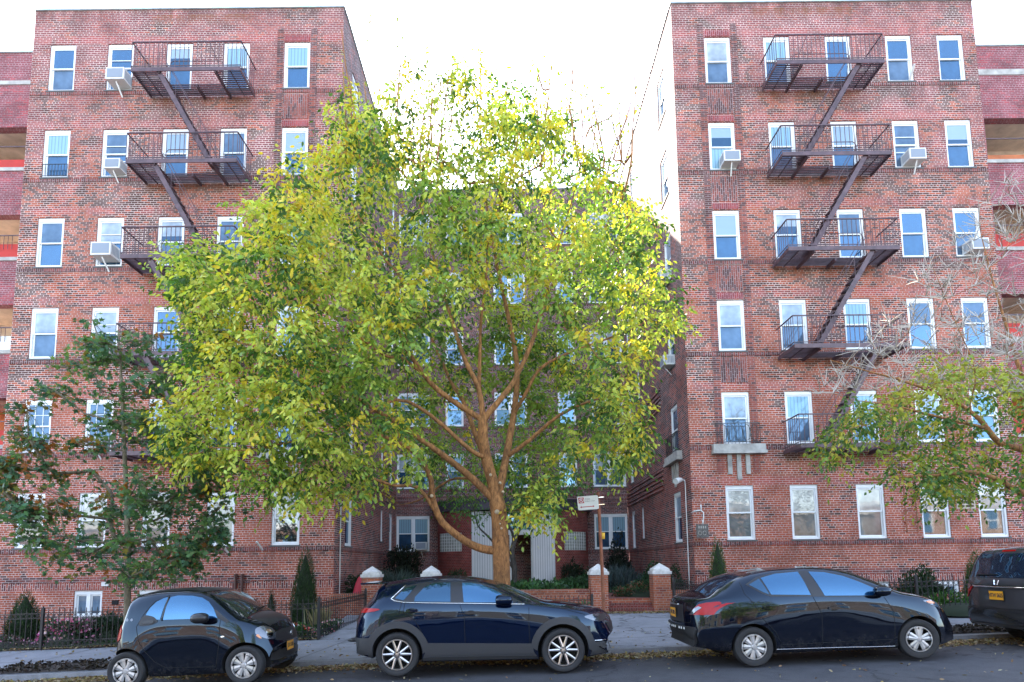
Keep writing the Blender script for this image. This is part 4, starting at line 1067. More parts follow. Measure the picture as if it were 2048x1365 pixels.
    def handle(s, x, z, mat):
        for view in ('side', 'far'):
            o = s.decal('door_handle', [(x - .10, z - .012), (x - .08, z + .020), (x + .08, z + .018), (x + .10, z - .010), (x + .07, z - .03), (x - .07, z - .03)], mat, view, off=.022, rnd=1)
            s.decal('handle_recess', [(x - .06, z - .045), (x - .06, z + .03), (x + .05, z + .03), (x + .05, z - .045)], M['seam'], view, off=.003, rnd=2, parent=o, skirt=False)
    def plate(s, view, y, z, txt, tilt=0.0, w=.30, h=.15, frame=None):
        o, d = s.frame(view)(y, z); p, nn = s.hit(o, d); sg = 1 if view == 'front' else -1
        b = MB(); b.box(-w/2 - .012, w/2 + .012, -.0, .012, -h/2 - .012, h/2 + .012); pl = b.build('licence_plate', M['satin_black'], s.root)
        pl.location = (p.x + sg * .022, y, z); pl.rotation_euler = (tilt, 0, R_(90) * sg)
        c = MB(); c.box(-w/2, w/2, -.004, -.0005, -h/2, h/2); c.build('plate_face', M['plate_orange'], pl)
        t = text_part('plate_text', txt, (0, -.006, 0), .105, M['plate_ink'], pl, depth=.001, bold=.002); t.scale = (.62, .9, 1)
        return pl
    def both(s, name, poly, mat, **k):
        s.decal(name, poly, mat, 'side', **k); s.decal(name, poly, mat, 'far', **k)

# --- blue crossover
def place(crx, cfx, Yn, W, R):
    a, b = at(*crx, Yn), at(*cfx, Yn); p = math.atan2(b.z - a.z, b.x - a.x); m = (a + b) / 2
    return (m.x, Yn + W/2 - .01, m.z - R), p
loc, pit = place((796.4, 1310.4), (1125.4, 1301.7), 9.75, 1.795, .347)
CX = dict(W=1.795, R=.347, WB=2.655, x0=-2.145, x1=2.25, rim=.245, tw=.215, gap=.06, bowF=.42, bowR=.24, wide=.52,
  zt=[(-2.145, .62), (-2.12, .82), (-2.06, 1.02), (-1.95, 1.14), (-1.80, 1.32), (-1.68, 1.455), (-1.4, 1.52), (-1.07, 1.556), (-.7, 1.568), (-.35, 1.56), (0, 1.52), (.25, 1.455), (.5, 1.36), (.75, 1.245), (.98, 1.135), (1.10, 1.10), (1.45, 1.06), (1.8, 1.0), (2.0, .955), (2.15, .88), (2.22, .80), (2.25, .6)],
  zb=[(-2.145, .56), (-2.1, .80), (-1.95, .99), (-1.75, 1.10), (-1.5, 1.15), (-1.2, 1.15), (-.85, 1.13), (0, 1.10), (.8, 1.06), (1.2, 1.01), (1.6, .95), (1.9, .88), (2.1, .77), (2.25, .52)],
  yb=[(-2.145, .64), (-1.9, .77), (-1.5, .83), (-.8, .855), (0, .86), (.9, .85), (1.4, .835), (1.9, .76), (2.25, .58)],
  zr=[(-2.145, .60), (-2.1, .86), (-1.95, 1.06), (-1.8, 1.21), (-1.68, 1.36), (-1.4, 1.435), (-1.07, 1.478), (-.7, 1.495), (-.3, 1.48), (.05, 1.42), (.3, 1.335), (.55, 1.225), (.8, 1.115), (1.0, 1.055), (1.5, 1.0), (1.9, .92), (2.1, .82), (2.25, .56)],
  yr=[(-2.145, .56), (-1.95, .66), (-1.7, .60), (-1.4, .60), (-.7, .625), (0, .64), (.4, .68), (.8, .73), (1.1, .75), (1.6, .72), (1.95, .64), (2.25, .45)],
  yw=[(-2.145, .74), (-1.95, .84), (-1.6, .885), (-1, .885), (0, .88), (1, .885), (1.5, .885), (1.85, .84), (2.25, .66)],
  zbot=[(-2.145, .36), (-1.7, .28), (-.9, .22), (.9, .21), (1.7, .22), (2.25, .26)])
c = Car(CX, 'blue_crossover', 'dark blue crossover with black cladding parked in front of the big tree trunk', M['blue_paint'], loc, pit)
arch = lambda cx, r, z0, n=14, a0=0.0, a1=math.pi: [(cx + r * math.cos(a0 + (a1 - a0) * k / n), z0 + r * math.sin(a0 + (a1 - a0) * k / n)) for k in range(n + 1)]
c.both('side_trim', [(-1.42, 1.225), (-1.22, 1.425), (-1.0, 1.47), (-.66, 1.487), (-.29, 1.475), (.037, 1.425), (.26, 1.333), (.48, 1.232), (.73, 1.095), (.03, 1.128), (-.846, 1.158), (-1.22, 1.178), (-1.36, 1.20)], M['satin_black'], off=.003)
for nm, pl_, mt in (('door_window', [(-.285, 1.45), (-.25, 1.145), (.55, 1.12), (.45, 1.205), (.256, 1.318), (.037, 1.41), (-.15, 1.448)], 'car_glass_light'),
                    ('door_window', [(-1.05, 1.178), (-1.04, 1.25), (-.887, 1.41), (-.754, 1.462), (-.475, 1.465), (-.463, 1.158)], 'car_glass'),
                    ('quarter_window', [(-1.37, 1.235), (-1.215, 1.395), (-1.03, 1.43), (-1.19, 1.235), (-1.23, 1.20)], 'car_glass')):
    c.both(nm, pl_, M[mt], off=.007)
for v in ('side', 'far'):
    c.seams('window_chrome', [[(.73, 1.088), (.03, 1.118), (-.846, 1.15), (-1.22, 1.168), (-1.37, 1.195), (-1.43, 1.228), (-1.22, 1.435)]], M['chrome'], .008, .006, v)
    c.seams('door_seam', [[(.80, 1.10), (.79, .75), (.80, .46)], [(-.31, 1.10), (-.245, .93), (-.235, .46)], [(-1.20, 1.17), (-1.22, 1.02), (-1.05, .90), (-.93, .70), (-.88, .46)], [(-1.25, 1.17), (-1.30, .98)], [(1.02, 1.05), (1.35, 1.0), (1.7, .90)]], M['seam'], .0045, .0, v)
zc = .357
clad = lambda cx, xo: None
for cx_, far in ((-1.3275, -1), (1.3275, 1)):
    outer = arch(cx_, .52, zc, 18, .12 if cx_ < 0 else -.12, math.pi - (.12 if cx_ > 0 else -.12)); inner = arch(cx_, .41, zc, 18, math.pi, 0)
    c.both('arch_cladding', outer + inner, M['cladding'], off=.014, step=.07)
c.both('sill_cladding', [(-.83, .52), (.83, .47), (.86, .33), (.93, .235), (-.93, .245), (-.87, .40)], M['cladding'], off=.012)
c.both('bumper_cladding', [(-2.3, .60), (-1.78, .62), (-1.72, .50), (-1.72, .32), (-1.85, .32), (-2.1, .40), (-2.3, .42)], M['cladding'], off=.012)
c.both('bumper_cladding', [(1.82, .46), (2.3, .44), (2.3, .30), (1.76, .25), (1.80, .36)], M['cladding'], off=.012)
c.both('headlight', [(1.66, .865), (1.80, .895), (1.95, .885), (2.10, .81), (1.97, .765), (1.85, .79)], M['lamp_clear'], off=.004, rnd=1)
c.both('headlight_trim', [(1.86, .80), (1.99, .772), (2.10, .80), (2.10, .87), (1.98, .88)], M['satin_black'], off=.007)
c.both('taillight', [(-2.02, 1.075), (-1.70, 1.085), (-1.58, 1.068), (-1.72, 1.03), (-2.05, .99)], M['lamp_red'], off=.006, rnd=1)
c.decal('windshield', [(.98, -.62), (.98, .62), (.62, .60), (.30, .55), (.24, 0), (.30, -.55), (.62, -.60)], M['windshield'], 'top', off=.005)
c.decal('rear_window', [(-.55, 1.22), (.55, 1.22), (.50, 1.42), (-.50, 1.42)], M['car_glass'], 'rear', off=.005)
c.decal('grille', [(-.45, .45), (.45, .45), (.5, .74), (-.5, .74)], M['satin_black'], 'front', off=.01)
mb = MB(); mb.box(-1.98, -1.62, -.58, .58, 1.462, 1.492); 
sp_ = mb.build('spoiler', M['black_paint'], c.root, smooth=False)
c.handle(-.13, .985, M['blue_paint']); c.handle(-1.08, 1.045, M['blue_paint'])
c.mirror(.40, .86, 1.07, M['blue_paint'], 1.05)
c.seams('sill_trim', [[(-.9, .30), (.9, .285)]], M['satin_black'], .006, .014)
c.seams('bumper_chrome', [[(1.84, .48), (2.1, .47)]], M['chrome'], .010, .008)
c.wheels('alloy', 'alloy')
c.plate('rear', 0, .80, 'JKR 4187')

# --- tiny two-seater
loc, pit = place((251.4, 1343.8), (487, 1331.5), 9.70, 1.663, .30)
SM = dict(W=1.663, R=.30, WB=1.873, x0=-1.31, x1=1.42, rim=.205, tw=.175, gap=.05, bowF=.26, bowR=.22, wide=.45,
  zt=[(-1.31, .62), (-1.29, .85), (-1.22, 1.08), (-1.12, 1.32), (-1.02, 1.475), (-.85, 1.53), (-.55, 1.555), (-.2, 1.555), (.12, 1.53), (.33, 1.47), (.55, 1.35), (.78, 1.19), (.93, 1.085), (1.05, 1.05), (1.18, .99), (1.3, .89), (1.37, .78), (1.42, .6)],
  zb=[(-1.31, .58), (-1.26, .82), (-1.12, .98), (-.8, 1.01), (-.4, 1.01), (.4, 1.0), (.7, .99), (.95, .96), (1.12, .90), (1.28, .78), (1.42, .5)],
  yb=[(-1.31, .62), (-1.1, .74), (-.6, .77), (.3, .775), (.8, .76), (1.1, .72), (1.42, .58)],
  zr=[(-1.31, .60), (-1.26, .88), (-1.15, 1.12), (-1.02, 1.36), (-.85, 1.44), (-.5, 1.482), (-.1, 1.485), (.15, 1.455), (.35, 1.375), (.55, 1.235), (.72, 1.10), (.88, 1.02), (1.05, .98), (1.2, .91), (1.32, .78), (1.42, .55)],
  yr=[(-1.31, .56), (-1.1, .62), (-.9, .60), (-.3, .605), (.2, .61), (.5, .65), (.75, .69), (1.0, .66), (1.2, .6), (1.42, .48)],
  yw=[(-1.31, .74), (-1.1, .815), (-.9, .83), (-.4, .79), (.2, .79), (.75, .815), (1.0, .825), (1.2, .79), (1.42, .66)],
  zbot=[(-1.31, .34), (-.9, .24), (-.4, .18), (.5, .18), (1.0, .18), (1.42, .22)])
c = Car(SM, 'compact_car', 'tiny black two-seater car at the far left of the row', M['black_paint2'], loc, pit)
c.both('door_window', [(-.375, 1.075), (-.36, 1.215), (-.31, 1.425), (-.2, 1.445), (.04, 1.43), (.205, 1.39), (.325, 1.318), (.418, 1.215), (.50, 1.06)], M['car_glass_light'], off=.005)
c.both('quarter_window', [(-.66, 1.165), (-.605, 1.275), (-.52, 1.365), (-.42, 1.415), (-.35, 1.43), (-.42, 1.08), (-.54, 1.09)], M['car_glass_light'], off=.005)
c.both('handle_panel', [(-.76, 1.03), (-.72, 1.13), (-.66, 1.165), (-.52, 1.13), (-.44, 1.05), (-.55, 1.0), (-.74, .99)], M['cladding'], off=.008, rnd=1)
c.both('window_corner', [(.50, 1.06), (.425, 1.205), (.50, 1.16), (.70, 1.0), (.66, .97)], M['cladding'], off=.004)
for v in ('side', 'far'):
    c.seams('door_seam', [[(.56, 1.10), (.55, .99), (.54, .60), (.49, .30)], [(.49, .295), (-.32, .325), (-.49, .43), (-.64, .61), (-.73, .76), (-.79, .985), (-.70, 1.17), (-.55, 1.37), (-.33, 1.455)], [(-.62, .79), (.5, .77)]], M['seam'], .005, 0, v)
    c.seams('window_pillar', [[(-.385, 1.06), (-.34, 1.435)]], M['satin_black'], .014, .0, v)
c.both('roof_rail_trim', [(-.98, 1.43), (-.55, 1.482), (-.1, 1.487), (.15, 1.46), (.33, 1.39), (.33, 1.44), (.1, 1.52), (-.5, 1.545), (-.95, 1.50)], M['satin_black'], off=.004)
c.decal('roof_panel', [(-.95, -.52), (-.95, .52), (.18, .54), (.30, 0), (.18, -.54)], M['satin_black'], 'top', off=.004)
c.decal('windshield', [(.90, -.62), (.90, .62), (.62, .60), (.36, .54), (.32, 0), (.36, -.54), (.62, -.60)], M['windshield'], 'top', off=.006)
c.decal('hood', [(1.26, -.45), (1.26, .45), (1.1, .56), (.93, .58), (.93, -.58), (1.1, -.56)], M['satin_black'], 'top', off=.005, rnd=1)
c.seams('wiper', [[(.88, -.15), (.80, .35)], [(.88, -.45), (.82, .0)]], M['seam'], .008, .014, 'top')
c.decal('grille', [(-.50, .60), (.50, .60), (.42, .80), (-.42, .80)], M['satin_black'], 'front', off=.008, rnd=1)
c.decal('lower_grille', [(-.58, .30), (.58, .30), (.60, .46), (-.60, .46)], M['satin_black'], 'front', off=.008, rnd=1)
for sy in (-1, 1):
    hl = c.decal('headlight', [(sy * .42, .72), (sy * .46, .84), (sy * .58, .89), (sy * .70, .87), (sy * .73, .76), (sy * .62, .67), (sy * .48, .66)], M['lamp_clear'], 'front', off=.006, rnd=2)
    c.decal('turn_signal', [(sy * .70, .77), (sy * .725, .75), (sy * .705, .70), (sy * .675, .69)], M['lamp_amber'], 'front', off=.012, rnd=1, parent=hl)
    c.decal('reflector_bowl', [(sy * .50, .70), (sy * .50, .82), (sy * .60, .82), (sy * .60, .70)], M['chrome'], 'front', off=.012, rnd=2, parent=hl)
    c.decal('taillight', [(sy * .55, .98), (sy * .72, .98), (sy * .76, .78), (sy * .60, .74)], M['lamp_red'], 'rear', off=.012, rnd=1)
c.both('taillight', [(-1.20, .97), (-1.13, 1.02), (-1.10, .93), (-1.17, .78), (-1.24, .74)], M['lamp_red'], off=.012, rnd=1)
lo_, _n = c.hit((5, 0, .70), (-1, 0, 0)); mb = MB(); mb.lathe([(.045, 0), (.052, .010), (.038, .014), (.030, .006)], axis='y', n=24); e_ = mb.build('emblem', M['chrome'], c.root, smooth=True); e_.location = (lo_.x + .012, 0, .70); e_.rotation_euler = (0, 0, R_(-90))
mb = MB(); mb.box(.0, .04, -.008, .004, -.012, .012); q_ = mb.build('emblem_arrow', M['chrome'], e_)
c.plate('front', 0, .50, 'JCA 5120', h=.15)
c.both('sticker', [(-1.00, 1.10), (-.97, 1.13), (-.94, 1.10), (-.97, 1.07)], M['ac_grey'], off=.004, rnd=2); c.both('sticker', [(-.92, 1.10), (-.89, 1.125), (-.86, 1.095), (-.89, 1.07)], M['ac_grey'], off=.004, rnd=2)
c.both('side_marker', [(.56, .765), (.60, .78), (.64, .765), (.60, .75)], M['chrome'], off=.006, rnd=1)
c.mirror(.30, .80, .98, M['satin_black'], 1.0); c.wheels('cap8', 'cap8')
for v in ('side', 'far'): c.decal('door_handle', [(-.70, 1.03), (-.68, 1.08), (-.52, 1.08), (-.50, 1.04), (-.56, 1.02)], M['satin_black'], v, off=.02, rnd=1)

# --- black sedan
loc, pit = place((1512.2, 1294.6), (1841.4, 1278.8), 9.55, 1.695, .307)
VS = dict(W=1.695, R=.307, WB=2.60, x0=-2.30, x1=2.16, rim=.198, tw=.185, gap=.045, bowF=.40, bowR=.22, wide=.48,
  zt=[(-2.30, .62), (-2.29, .92), (-2.24, 1.075), (-2.1, 1.115), (-1.95, 1.145), (-1.6, 1.335), (-1.26, 1.455), (-.75, 1.51), (-.24, 1.514), (.26, 1.475), (.5, 1.42), (.75, 1.325), (1.0, 1.205), (1.24, 1.07), (1.36, 1.035), (1.6, .985), (1.85, .90), (2.0, .80), (2.1, .68), (2.16, .5)],
  zb=[(-2.30, .58), (-2.27, .88), (-2.15, 1.0), (-1.8, 1.05), (-1.3, 1.055), (-.8, 1.05), (0, 1.03), (.7, 1.0), (1.1, .97), (1.5, .90), (1.8, .80), (2.0, .69), (2.16, .45)],
  yb=[(-2.30, .66), (-2.0, .745), (-1.5, .785), (-.8, .805), (0, .81), (.8, .80), (1.3, .78), (1.8, .70), (2.16, .52)],
  zr=[(-2.30, .60), (-2.27, .93), (-2.15, 1.06), (-1.95, 1.10), (-1.7, 1.20), (-1.4, 1.335), (-1.1, 1.41), (-.7, 1.452), (-.25, 1.455), (.1, 1.425), (.4, 1.355), (.7, 1.23), (.95, 1.115), (1.15, 1.03), (1.5, .95), (1.8, .86), (2.0, .74), (2.16, .48)],
  yr=[(-2.30, .58), (-2.0, .66), (-1.6, .60), (-1.1, .57), (-.5, .575), (.1, .59), (.6, .64), (1.0, .69), (1.4, .68), (1.8, .6), (2.16, .4)],
  yw=[(-2.30, .74), (-2.1, .80), (-1.7, .835), (-1.2, .845), (0, .83), (1.2, .845), (1.6, .83), (1.9, .77), (2.16, .62)],
  zbot=[(-2.30, .33), (-1.8, .26), (-.9, .19), (.9, .18), (1.7, .19), (2.16, .24)])
c = Car(VS, 'black_sedan', 'black four-door sedan with red taillight and bumper guard, right of the court steps', M['black_paint'], loc, pit)
c.both('side_trim', [(-1.30, 1.27), (-1.09, 1.38), (-.79, 1.435), (-.42, 1.45), (-.25, 1.448), (.01, 1.425), (.29, 1.35), (.53, 1.24), (.80, 1.09), (.82, .995), (-.13, 1.03), (-.34, 1.045), (-.96, 1.07), (-1.09, 1.125)], M['satin_black'], off=.003)
for nm, pl_, mt in (('door_window', [(-.245, 1.425), (0, 1.405), (.285, 1.33), (.52, 1.222), (.70, 1.125), (.72, 1.01), (-.115, 1.045)], 'car_glass_light'),
                    ('door_window', [(-.95, 1.10), (-1.03, 1.36), (-.783, 1.415), (-.41, 1.43), (-.33, 1.065)], 'car_glass_light'),
                    ('quarter_window', [(-1.25, 1.265), (-1.06, 1.35), (-.975, 1.10), (-1.07, 1.145)], 'car_glass')):
    c.both(nm, pl_, M[mt], off=.007)
for v in ('side', 'far'):
    c.seams('door_seam', [[(-.44, 1.46), (-.30, 1.03), (-.20, .76), (-.225, .30)], [(-1.37, 1.31), (-1.36, 1.13), (-1.25, .99), (-1.13, .735), (-.95, .52), (-.87, .33)], [(-.87, .32), (.88, .325), (.95, .36)], [(.82, .98), (.93, .75), (.905, .33)], [(1.25, 1.0), (1.5, .92), (1.72, .83)], [(-2.1, .70), (-1.75, .62)]], M['seam'], .0045, 0, v)
c.both('taillight', [(-2.10, .83), (-2.12, .95), (-2.02, 1.015), (-1.78, 1.03), (-1.73, 1.0), (-1.88, .95), (-2.0, .825)], M['lamp_red'], off=.010, rnd=1)
for sy in (-1, 1):
    tl = c.decal('taillight', [(sy*.60, .83), (sy*.80, .83), (sy*.80, 1.0), (sy*.70, 1.0)], M['lamp_red'], 'rear', off=.010)
    c.decal('reverse_lens', [(sy*.585, .835), (sy*.66, .83), (sy*.73, .94), (sy*.70, .965)], M['lamp_clear'], 'rear', off=.018, parent=tl)
c.both('headlight', [(1.42, .895), (1.60, .90), (1.80, .83), (1.97, .70), (1.84, .72), (1.55, .83)], M['lamp_clear'], off=.006, rnd=1)
c.both('turn_signal', [(1.48, .875), (1.58, .885), (1.68, .835), (1.57, .835)], M['lamp_amber'], off=.012, rnd=1)
c.decal('rear_window', [(-1.90, -.55), (-1.90, .55), (-1.66, .57), (-1.32, .50), (-1.28, 0), (-1.32, -.50), (-1.66, -.57)], M['car_glass'], 'top', off=.005)
c.decal('windshield', [(1.20, -.60), (1.20, .60), (.86, .59), (.46, .52), (.40, 0), (.46, -.52), (.86, -.59)], M['windshield'], 'top', off=.006)
c.decal('trunk_recess', [(-.42, .70), (.42, .70), (.38, .98), (-.38, .98)], M['satin_black'], 'rear', off=.004)
c.seams('trunk_seam', [[(-.60, .70), (-.62, .95), (-.56, 1.06)], [(.60, .70), (.62, .95), (.56, 1.06)], [(-.60, .70), (.60, .70)]], M['seam'], .005, 0, 'rear')
c.seams('trunk_handle', [[(-.25, .975), (.25, .975)]], M['chrome'], .012, .012, 'rear')
c.plate('rear', 0, .84, 'HFB 2093')
bg_ = c.decal('bumper_guard', [(-.66, .34), (.66, .34), (.72, .60), (.70, .64), (-.70, .64), (-.72, .60)], M['rubber'], 'rear', off=.04)
mb = MB()
for yy in (-.5, -.42, -.34, -.15, -.07, .02, .22, .30, .45, .53):
    p_, _q = c.hit((-5, yy, .61), (1, 0, 0)); mb.box(p_.x - .052, p_.x - .044, yy - .022, yy + .022, .595, .63)
mb.build('reflective_mark', M['white_paint'], bg_)
c.decal('grille', [(-.42, .40), (.42, .40), (.45, .62), (-.45, .62)], M['satin_black'], 'front', off=.01)
c.handle(-1.03, .91, M['black_paint']); c.handle(0.0, .855, M['black_paint'])
c.mirror(.74, .79, .985, M['black_paint'], .95)
c.seams('sill_trim', [[(-.95, .255), (.93, .22)]], M['chrome'], .004, .006)
mb = MB(); mb.tube([(-1.18, 0, 1.46), (-1.42, 0, 1.63)], .004, 5); mb.build('antenna', M['satin_black'], c.root)
c.wheels('cap5', 'cap9', steer=R_(-6))

# --- grey minivan, seen from behind
OD = dict(W=2.01, R=.35, WB=3.0, x0=-2.66, x1=2.49, rim=.225, tw=.22, gap=.06, bowF=.45, bowR=.20, wide=.5,
  zt=[(-2.66, .62), (-2.655, .95), (-2.62, 1.13), (-2.56, 1.22), (-2.42, 1.52), (-2.33, 1.69), (-2.0, 1.735), (-1, 1.75), (0, 1.74), (.5, 1.68), (.9, 1.52), (1.3, 1.3), (1.55, 1.18), (1.9, 1.1), (2.2, 1.0), (2.4, .85), (2.49, .6)],
  zb=[(-2.66, .58), (-2.65, .90), (-2.6, 1.06), (-2.4, 1.12), (-1, 1.12), (0, 1.08), (1, 1.05), (1.8, .98), (2.3, .85), (2.49, .5)],
  yb=[(-2.66, .78), (-2.5, .88), (-2, .94), (0, .96), (1.5, .94), (2.1, .86), (2.49, .65)],
  zr=[(-2.66, .6), (-2.65, .94), (-2.6, 1.12), (-2.5, 1.30), (-2.38, 1.54), (-2.25, 1.63), (-1, 1.66), (0, 1.64), (.5, 1.56), (.9, 1.40), (1.3, 1.2), (1.6, 1.08), (2.1, .96), (2.35, .82), (2.49, .55)],
  yr=[(-2.66, .72), (-2.55, .82), (-2.35, .76), (-2, .76), (0, .77), (1, .82), (1.8, .82), (2.49, .5)],
  yw=[(-2.66, .88), (-2.45, .98), (-2, 1.0), (0, 1.0), (1.5, 1.0), (2.1, .95), (2.49, .75)],
  zbot=[(-2.66, .34), (-2, .26), (0, .2), (1.8, .2), (2.49, .26)])
VX, VY = 11.2, 10.62
c = Car(OD, 'grey_minivan', 'dark grey minivan at the right edge, seen from behind with an orange plate', M['grey_paint'], (VX, VY, g(VX) - .01), R_(1.5))
c.decal('rear_window', [(-.80, 1.20), (.80, 1.20), (.74, 1.40), (.66, 1.62), (-.66, 1.62), (-.74, 1.40)], M['car_glass'], 'rear', off=.006, rnd=0)
c.both('side_glass', [(-2.25, 1.17), (-2.2, 1.55), (-.9, 1.60), (.6, 1.50), (1.1, 1.25), (1.2, 1.12), (0, 1.12)], M['car_glass'], off=.005)
c.seams('hatch_chrome', [[(-.60, 1.045), (.60, 1.045)]], M['chrome'], .016, .012, 'rear')
c.seams('hatch_seam', [[(-.93, 1.19), (-.80, .95), (-.78, .68), (.78, .68), (.80, .95), (.93, 1.19)], [(-.95, 1.075), (.95, 1.075)], [(-.93, .66), (.93, .66)]], M['seam'], .006, 0, 'rear')
for sy in (-1, 1):
    tl = c.decal('taillight', [(sy*.62, 1.03), (sy*.97, 1.04), (sy*.97, .86), (sy*.84, .84)], M['lamp_red'], 'rear', off=.014)
    c.decal('reverse_lens', [(sy*.66, 1.065), (sy*.97, 1.07), (sy*.97, 1.0), (sy*.72, .99)], M['lamp_clear'], 'rear', off=.020, parent=tl)
    c.decal('bumper_reflector', [(sy*.66, .40), (sy*.9, .40), (sy*.9, .44), (sy*.66, .44)], M['lamp_red'], 'rear', off=.006)
c.decal('brake_light', [(-.14, 1.655), (.14, 1.655), (.14, 1.68), (-.14, 1.68)], M['lamp_red'], 'rear', off=.006)
c.decal('bumper', [(-.93, .645), (.93, .645), (.93, .40), (-.93, .40)], M['grey_paint'], 'rear', off=.02)
c.plate('rear', 0, .90, 'HTW 5625')
p_, _q = c.hit((-5, 0, 1.125), (1, 0, 0)); mb = MB()
for (a, b) in (((-.05, .04), (-.03, -.04)), ((.05, .04), (.03, -.04))): mb.bar((p_.x - .012, a[0], 1.125 + a[1]), (p_.x - .03, b[0], 1.125 + b[1]), .018, .012)
mb.bar((p_.x - .02, -.035, 1.125), (p_.x - .02, .035, 1.125), .012, .012); mb.build('emblem', M['chrome'], c.root)
c.seams('wiper', [[(.55, 1.235), (.05, 1.25)]], M['seam'], .012, .02, 'rear')
c.decal('bumper_step', [(-.85, .36), (.85, .36), (.85, .40), (-.85, .40)], M['satin_black'], 'rear', off=.004)
c.wheels('alloy', 'alloy'); c.mirror(1.0, .97, 1.1, M['grey_paint'], 1.1)
# ------------------------------------------------------------------ iron fences
def fence(label, pts, zf, h=.93, posts=None, gname='iron garden fences'):
    base = Vector((pts[0][0], pts[0][1], zf(*pts[0]))); root = empty('iron_fence', base, 0, label, 'fence', gname)
    for (a, b) in zip(pts, pts[1:]):
        a = Vector(a); b = Vector(b); L = (b - a).length; n = max(1, round(L / 2.35))
        for s in range(n):
            p = a.lerp(b, s / n); q = a.lerp(b, (s + 1) / n); mb = MB(); m = max(2, round((q - p).length / .128)); d = (q - p).normalized()
            P = lambda t, z: (p.x + (q.x - p.x) * t, p.y + (q.y - p.y) * t, zf(p.x + (q.x - p.x) * t, p.y + (q.y - p.y) * t) + z)
            for z in (.07, .20, h - .19, h - .07): mb.bar(P(0, z), P(1, z), .022, .014)
            for k in range(m + 1):
                t = k / m; mb.bar(P(t, .02), P(t, h - .02), .014)
                c = P(t, h); mb.lathe([(.0, .05), (.012, .01), (.006, -.03)], c, 'z', 4)
                if k < m:
                    cc = Vector(P((k + .5) / m, 0)); r = .046
                    for zz in (h - .13, .135):
                        ring = [cc + Vector((d.x * r * math.cos(u), d.y * r * math.cos(u), zz + r * math.sin(u))) for u in np.linspace(0, 2*math.pi, 9)]
                        for i in range(8): mb.bar(ring[i], ring[i + 1], .008)
            mb.build('panel', M['black_iron'], root, org=base)
            for pp in ((p,) if s else (p, )): 
                po = MB(); z = zf(p.x, p.y); po.box(p.x - .03, p.x + .03, p.y - .03, p.y + .03, z - .05, z + h + .06); po.lathe([(.0, .05), (.035, .0)], (p.x, p.y, z + h + .06), 'z', 4); po.build('post', M['black_iron'], root, org=base)
    p = Vector(pts[-1]); po = MB(); z = zf(p.x, p.y); po.box(p.x - .03, p.x + .03, p.y - .03, p.y + .03, z - .05, z + h + .06); po.lathe([(.0, .05), (.035, .0)], (p.x, p.y, z + h + .06), 'z', 4); po.build('post', M['black_iron'], root, org=base)
    return root
yz = lambda x, y: yard_z(x, min(max(y, FY), WY)) - .01
fence('black iron fence along the left garden, turning in towards the steps', [(-20.2, FY), (-4.62, FY), (-4.15, 17.45)], yz)
fence('black iron fence along the right garden, behind the black sedan', [(4.72, 17.45), (5.2, FY), (19.2, FY)], yz)
fence('low thin iron rail fence around the middle planting bed', [(-2.0, 16.6), (2.25, 16.6)], lambda x, y: .16 + .3 * 0 + .10, h=.62, gname='iron garden fences')
# ------------------------------------------------------------------ piers
def pier(x, label, zb):
    y = 17.95; base = Vector((x, y, zb)); root = empty('brick_pier', base, 0, label, 'pier', 'brick gate piers of the court')
    mb = MB(); mb.box(x - .255, x + .255, y - .255, y + .255, zb - .2, 1.455); mb.build('shaft', M['brick_garden'], root, org=base)
    c = MB(); c.box(x - .285, x + .285, y - .285, y + .285, 1.455, 1.545); a = .225; z0, z1, zt = 1.545, 1.60, 1.78
    c.lathe([(.285 * 1.2, 1.545), (.235 * 1.414, 1.61), (.0, 1.785)], (x, y, 0), 'z', 4, a0=math.pi/4, a1=math.pi/4 + 2*math.pi)
    c.build('cap', M['stone_cap'], root, org=base)
pier(-4.08, 'leftmost brick pier with a pale pyramid cap', .36); pier(-2.32, 'brick pier just above the roof of the blue crossover', .36)
pier(2.63, 'brick pier behind the rusty sign post', .36); pier(4.46, 'brick pier right of the steps, beside the iron fence', .36)
# ------------------------------------------------------------------ low garden walls, steps
def gwall(label, x0, x1, z0, z1, y0=17.82, y1=18.08, sl=0.0):
    base = Vector(((x0 + x1) / 2, (y0 + y1) / 2, z0)); root = empty('garden_wall', base, 0, label, 'garden wall', 'low brick garden walls')
    mb = MB(); mb.box(x0, x1, y0, y1, z0 - .1, z1 - .11); mb.build('brickwork', M['brick_garden'], root, org=base)
    t = MB(); n = int((x1 - x0) / .075); random.seed(int(x0 * 10))
    for k in range(n):
        a = x0 + (x1 - x0) * k / n; dz = random.uniform(-.006, .006); t.box(a + .004, a + (x1 - x0) / n - .004, y0 - .02, y1 + .02, z1 - .108, z1 + dz)
    t.build('coping_course', M['brick_garden'], root, org=base)
gwall('low brick wall with upright coping between the middle piers', -2.04, 2.36, .2, 1.04)
gwall('low brick wall between the left pier and the left wing corner', -5.32, -4.36, .1, .98, 17.86, 18.1)
gwall('low brick wall between the right pier and the right wing corner', 4.74, 5.60, .3, .98, 17.86, 18.1)
def steps(label, x0, x1):
    base = Vector(((x0 + x1) / 2, 17.9, .3)); root = empty('entry_steps', base, 0, label, 'steps', 'brick court steps')
    for k in range(3):
        mb = MB(); z = .36 + .13 * (k + 1); y = 17.66 + .27 * k
        mb.box(x0, x1, y, 18.5, z - .13 - (.2 if k == 0 else 0), z - .05, 0); mb.box(x0, x1, y - .02, 18.5, z - .049, z, 1); mb.build('step', [M['brick_entry'], M['brick_step']], root, org=base)
steps('dark red brick steps between the two right piers', 2.90, 4.19); steps('dark red brick steps between the two left piers, behind the crossover', -3.80, -2.59)
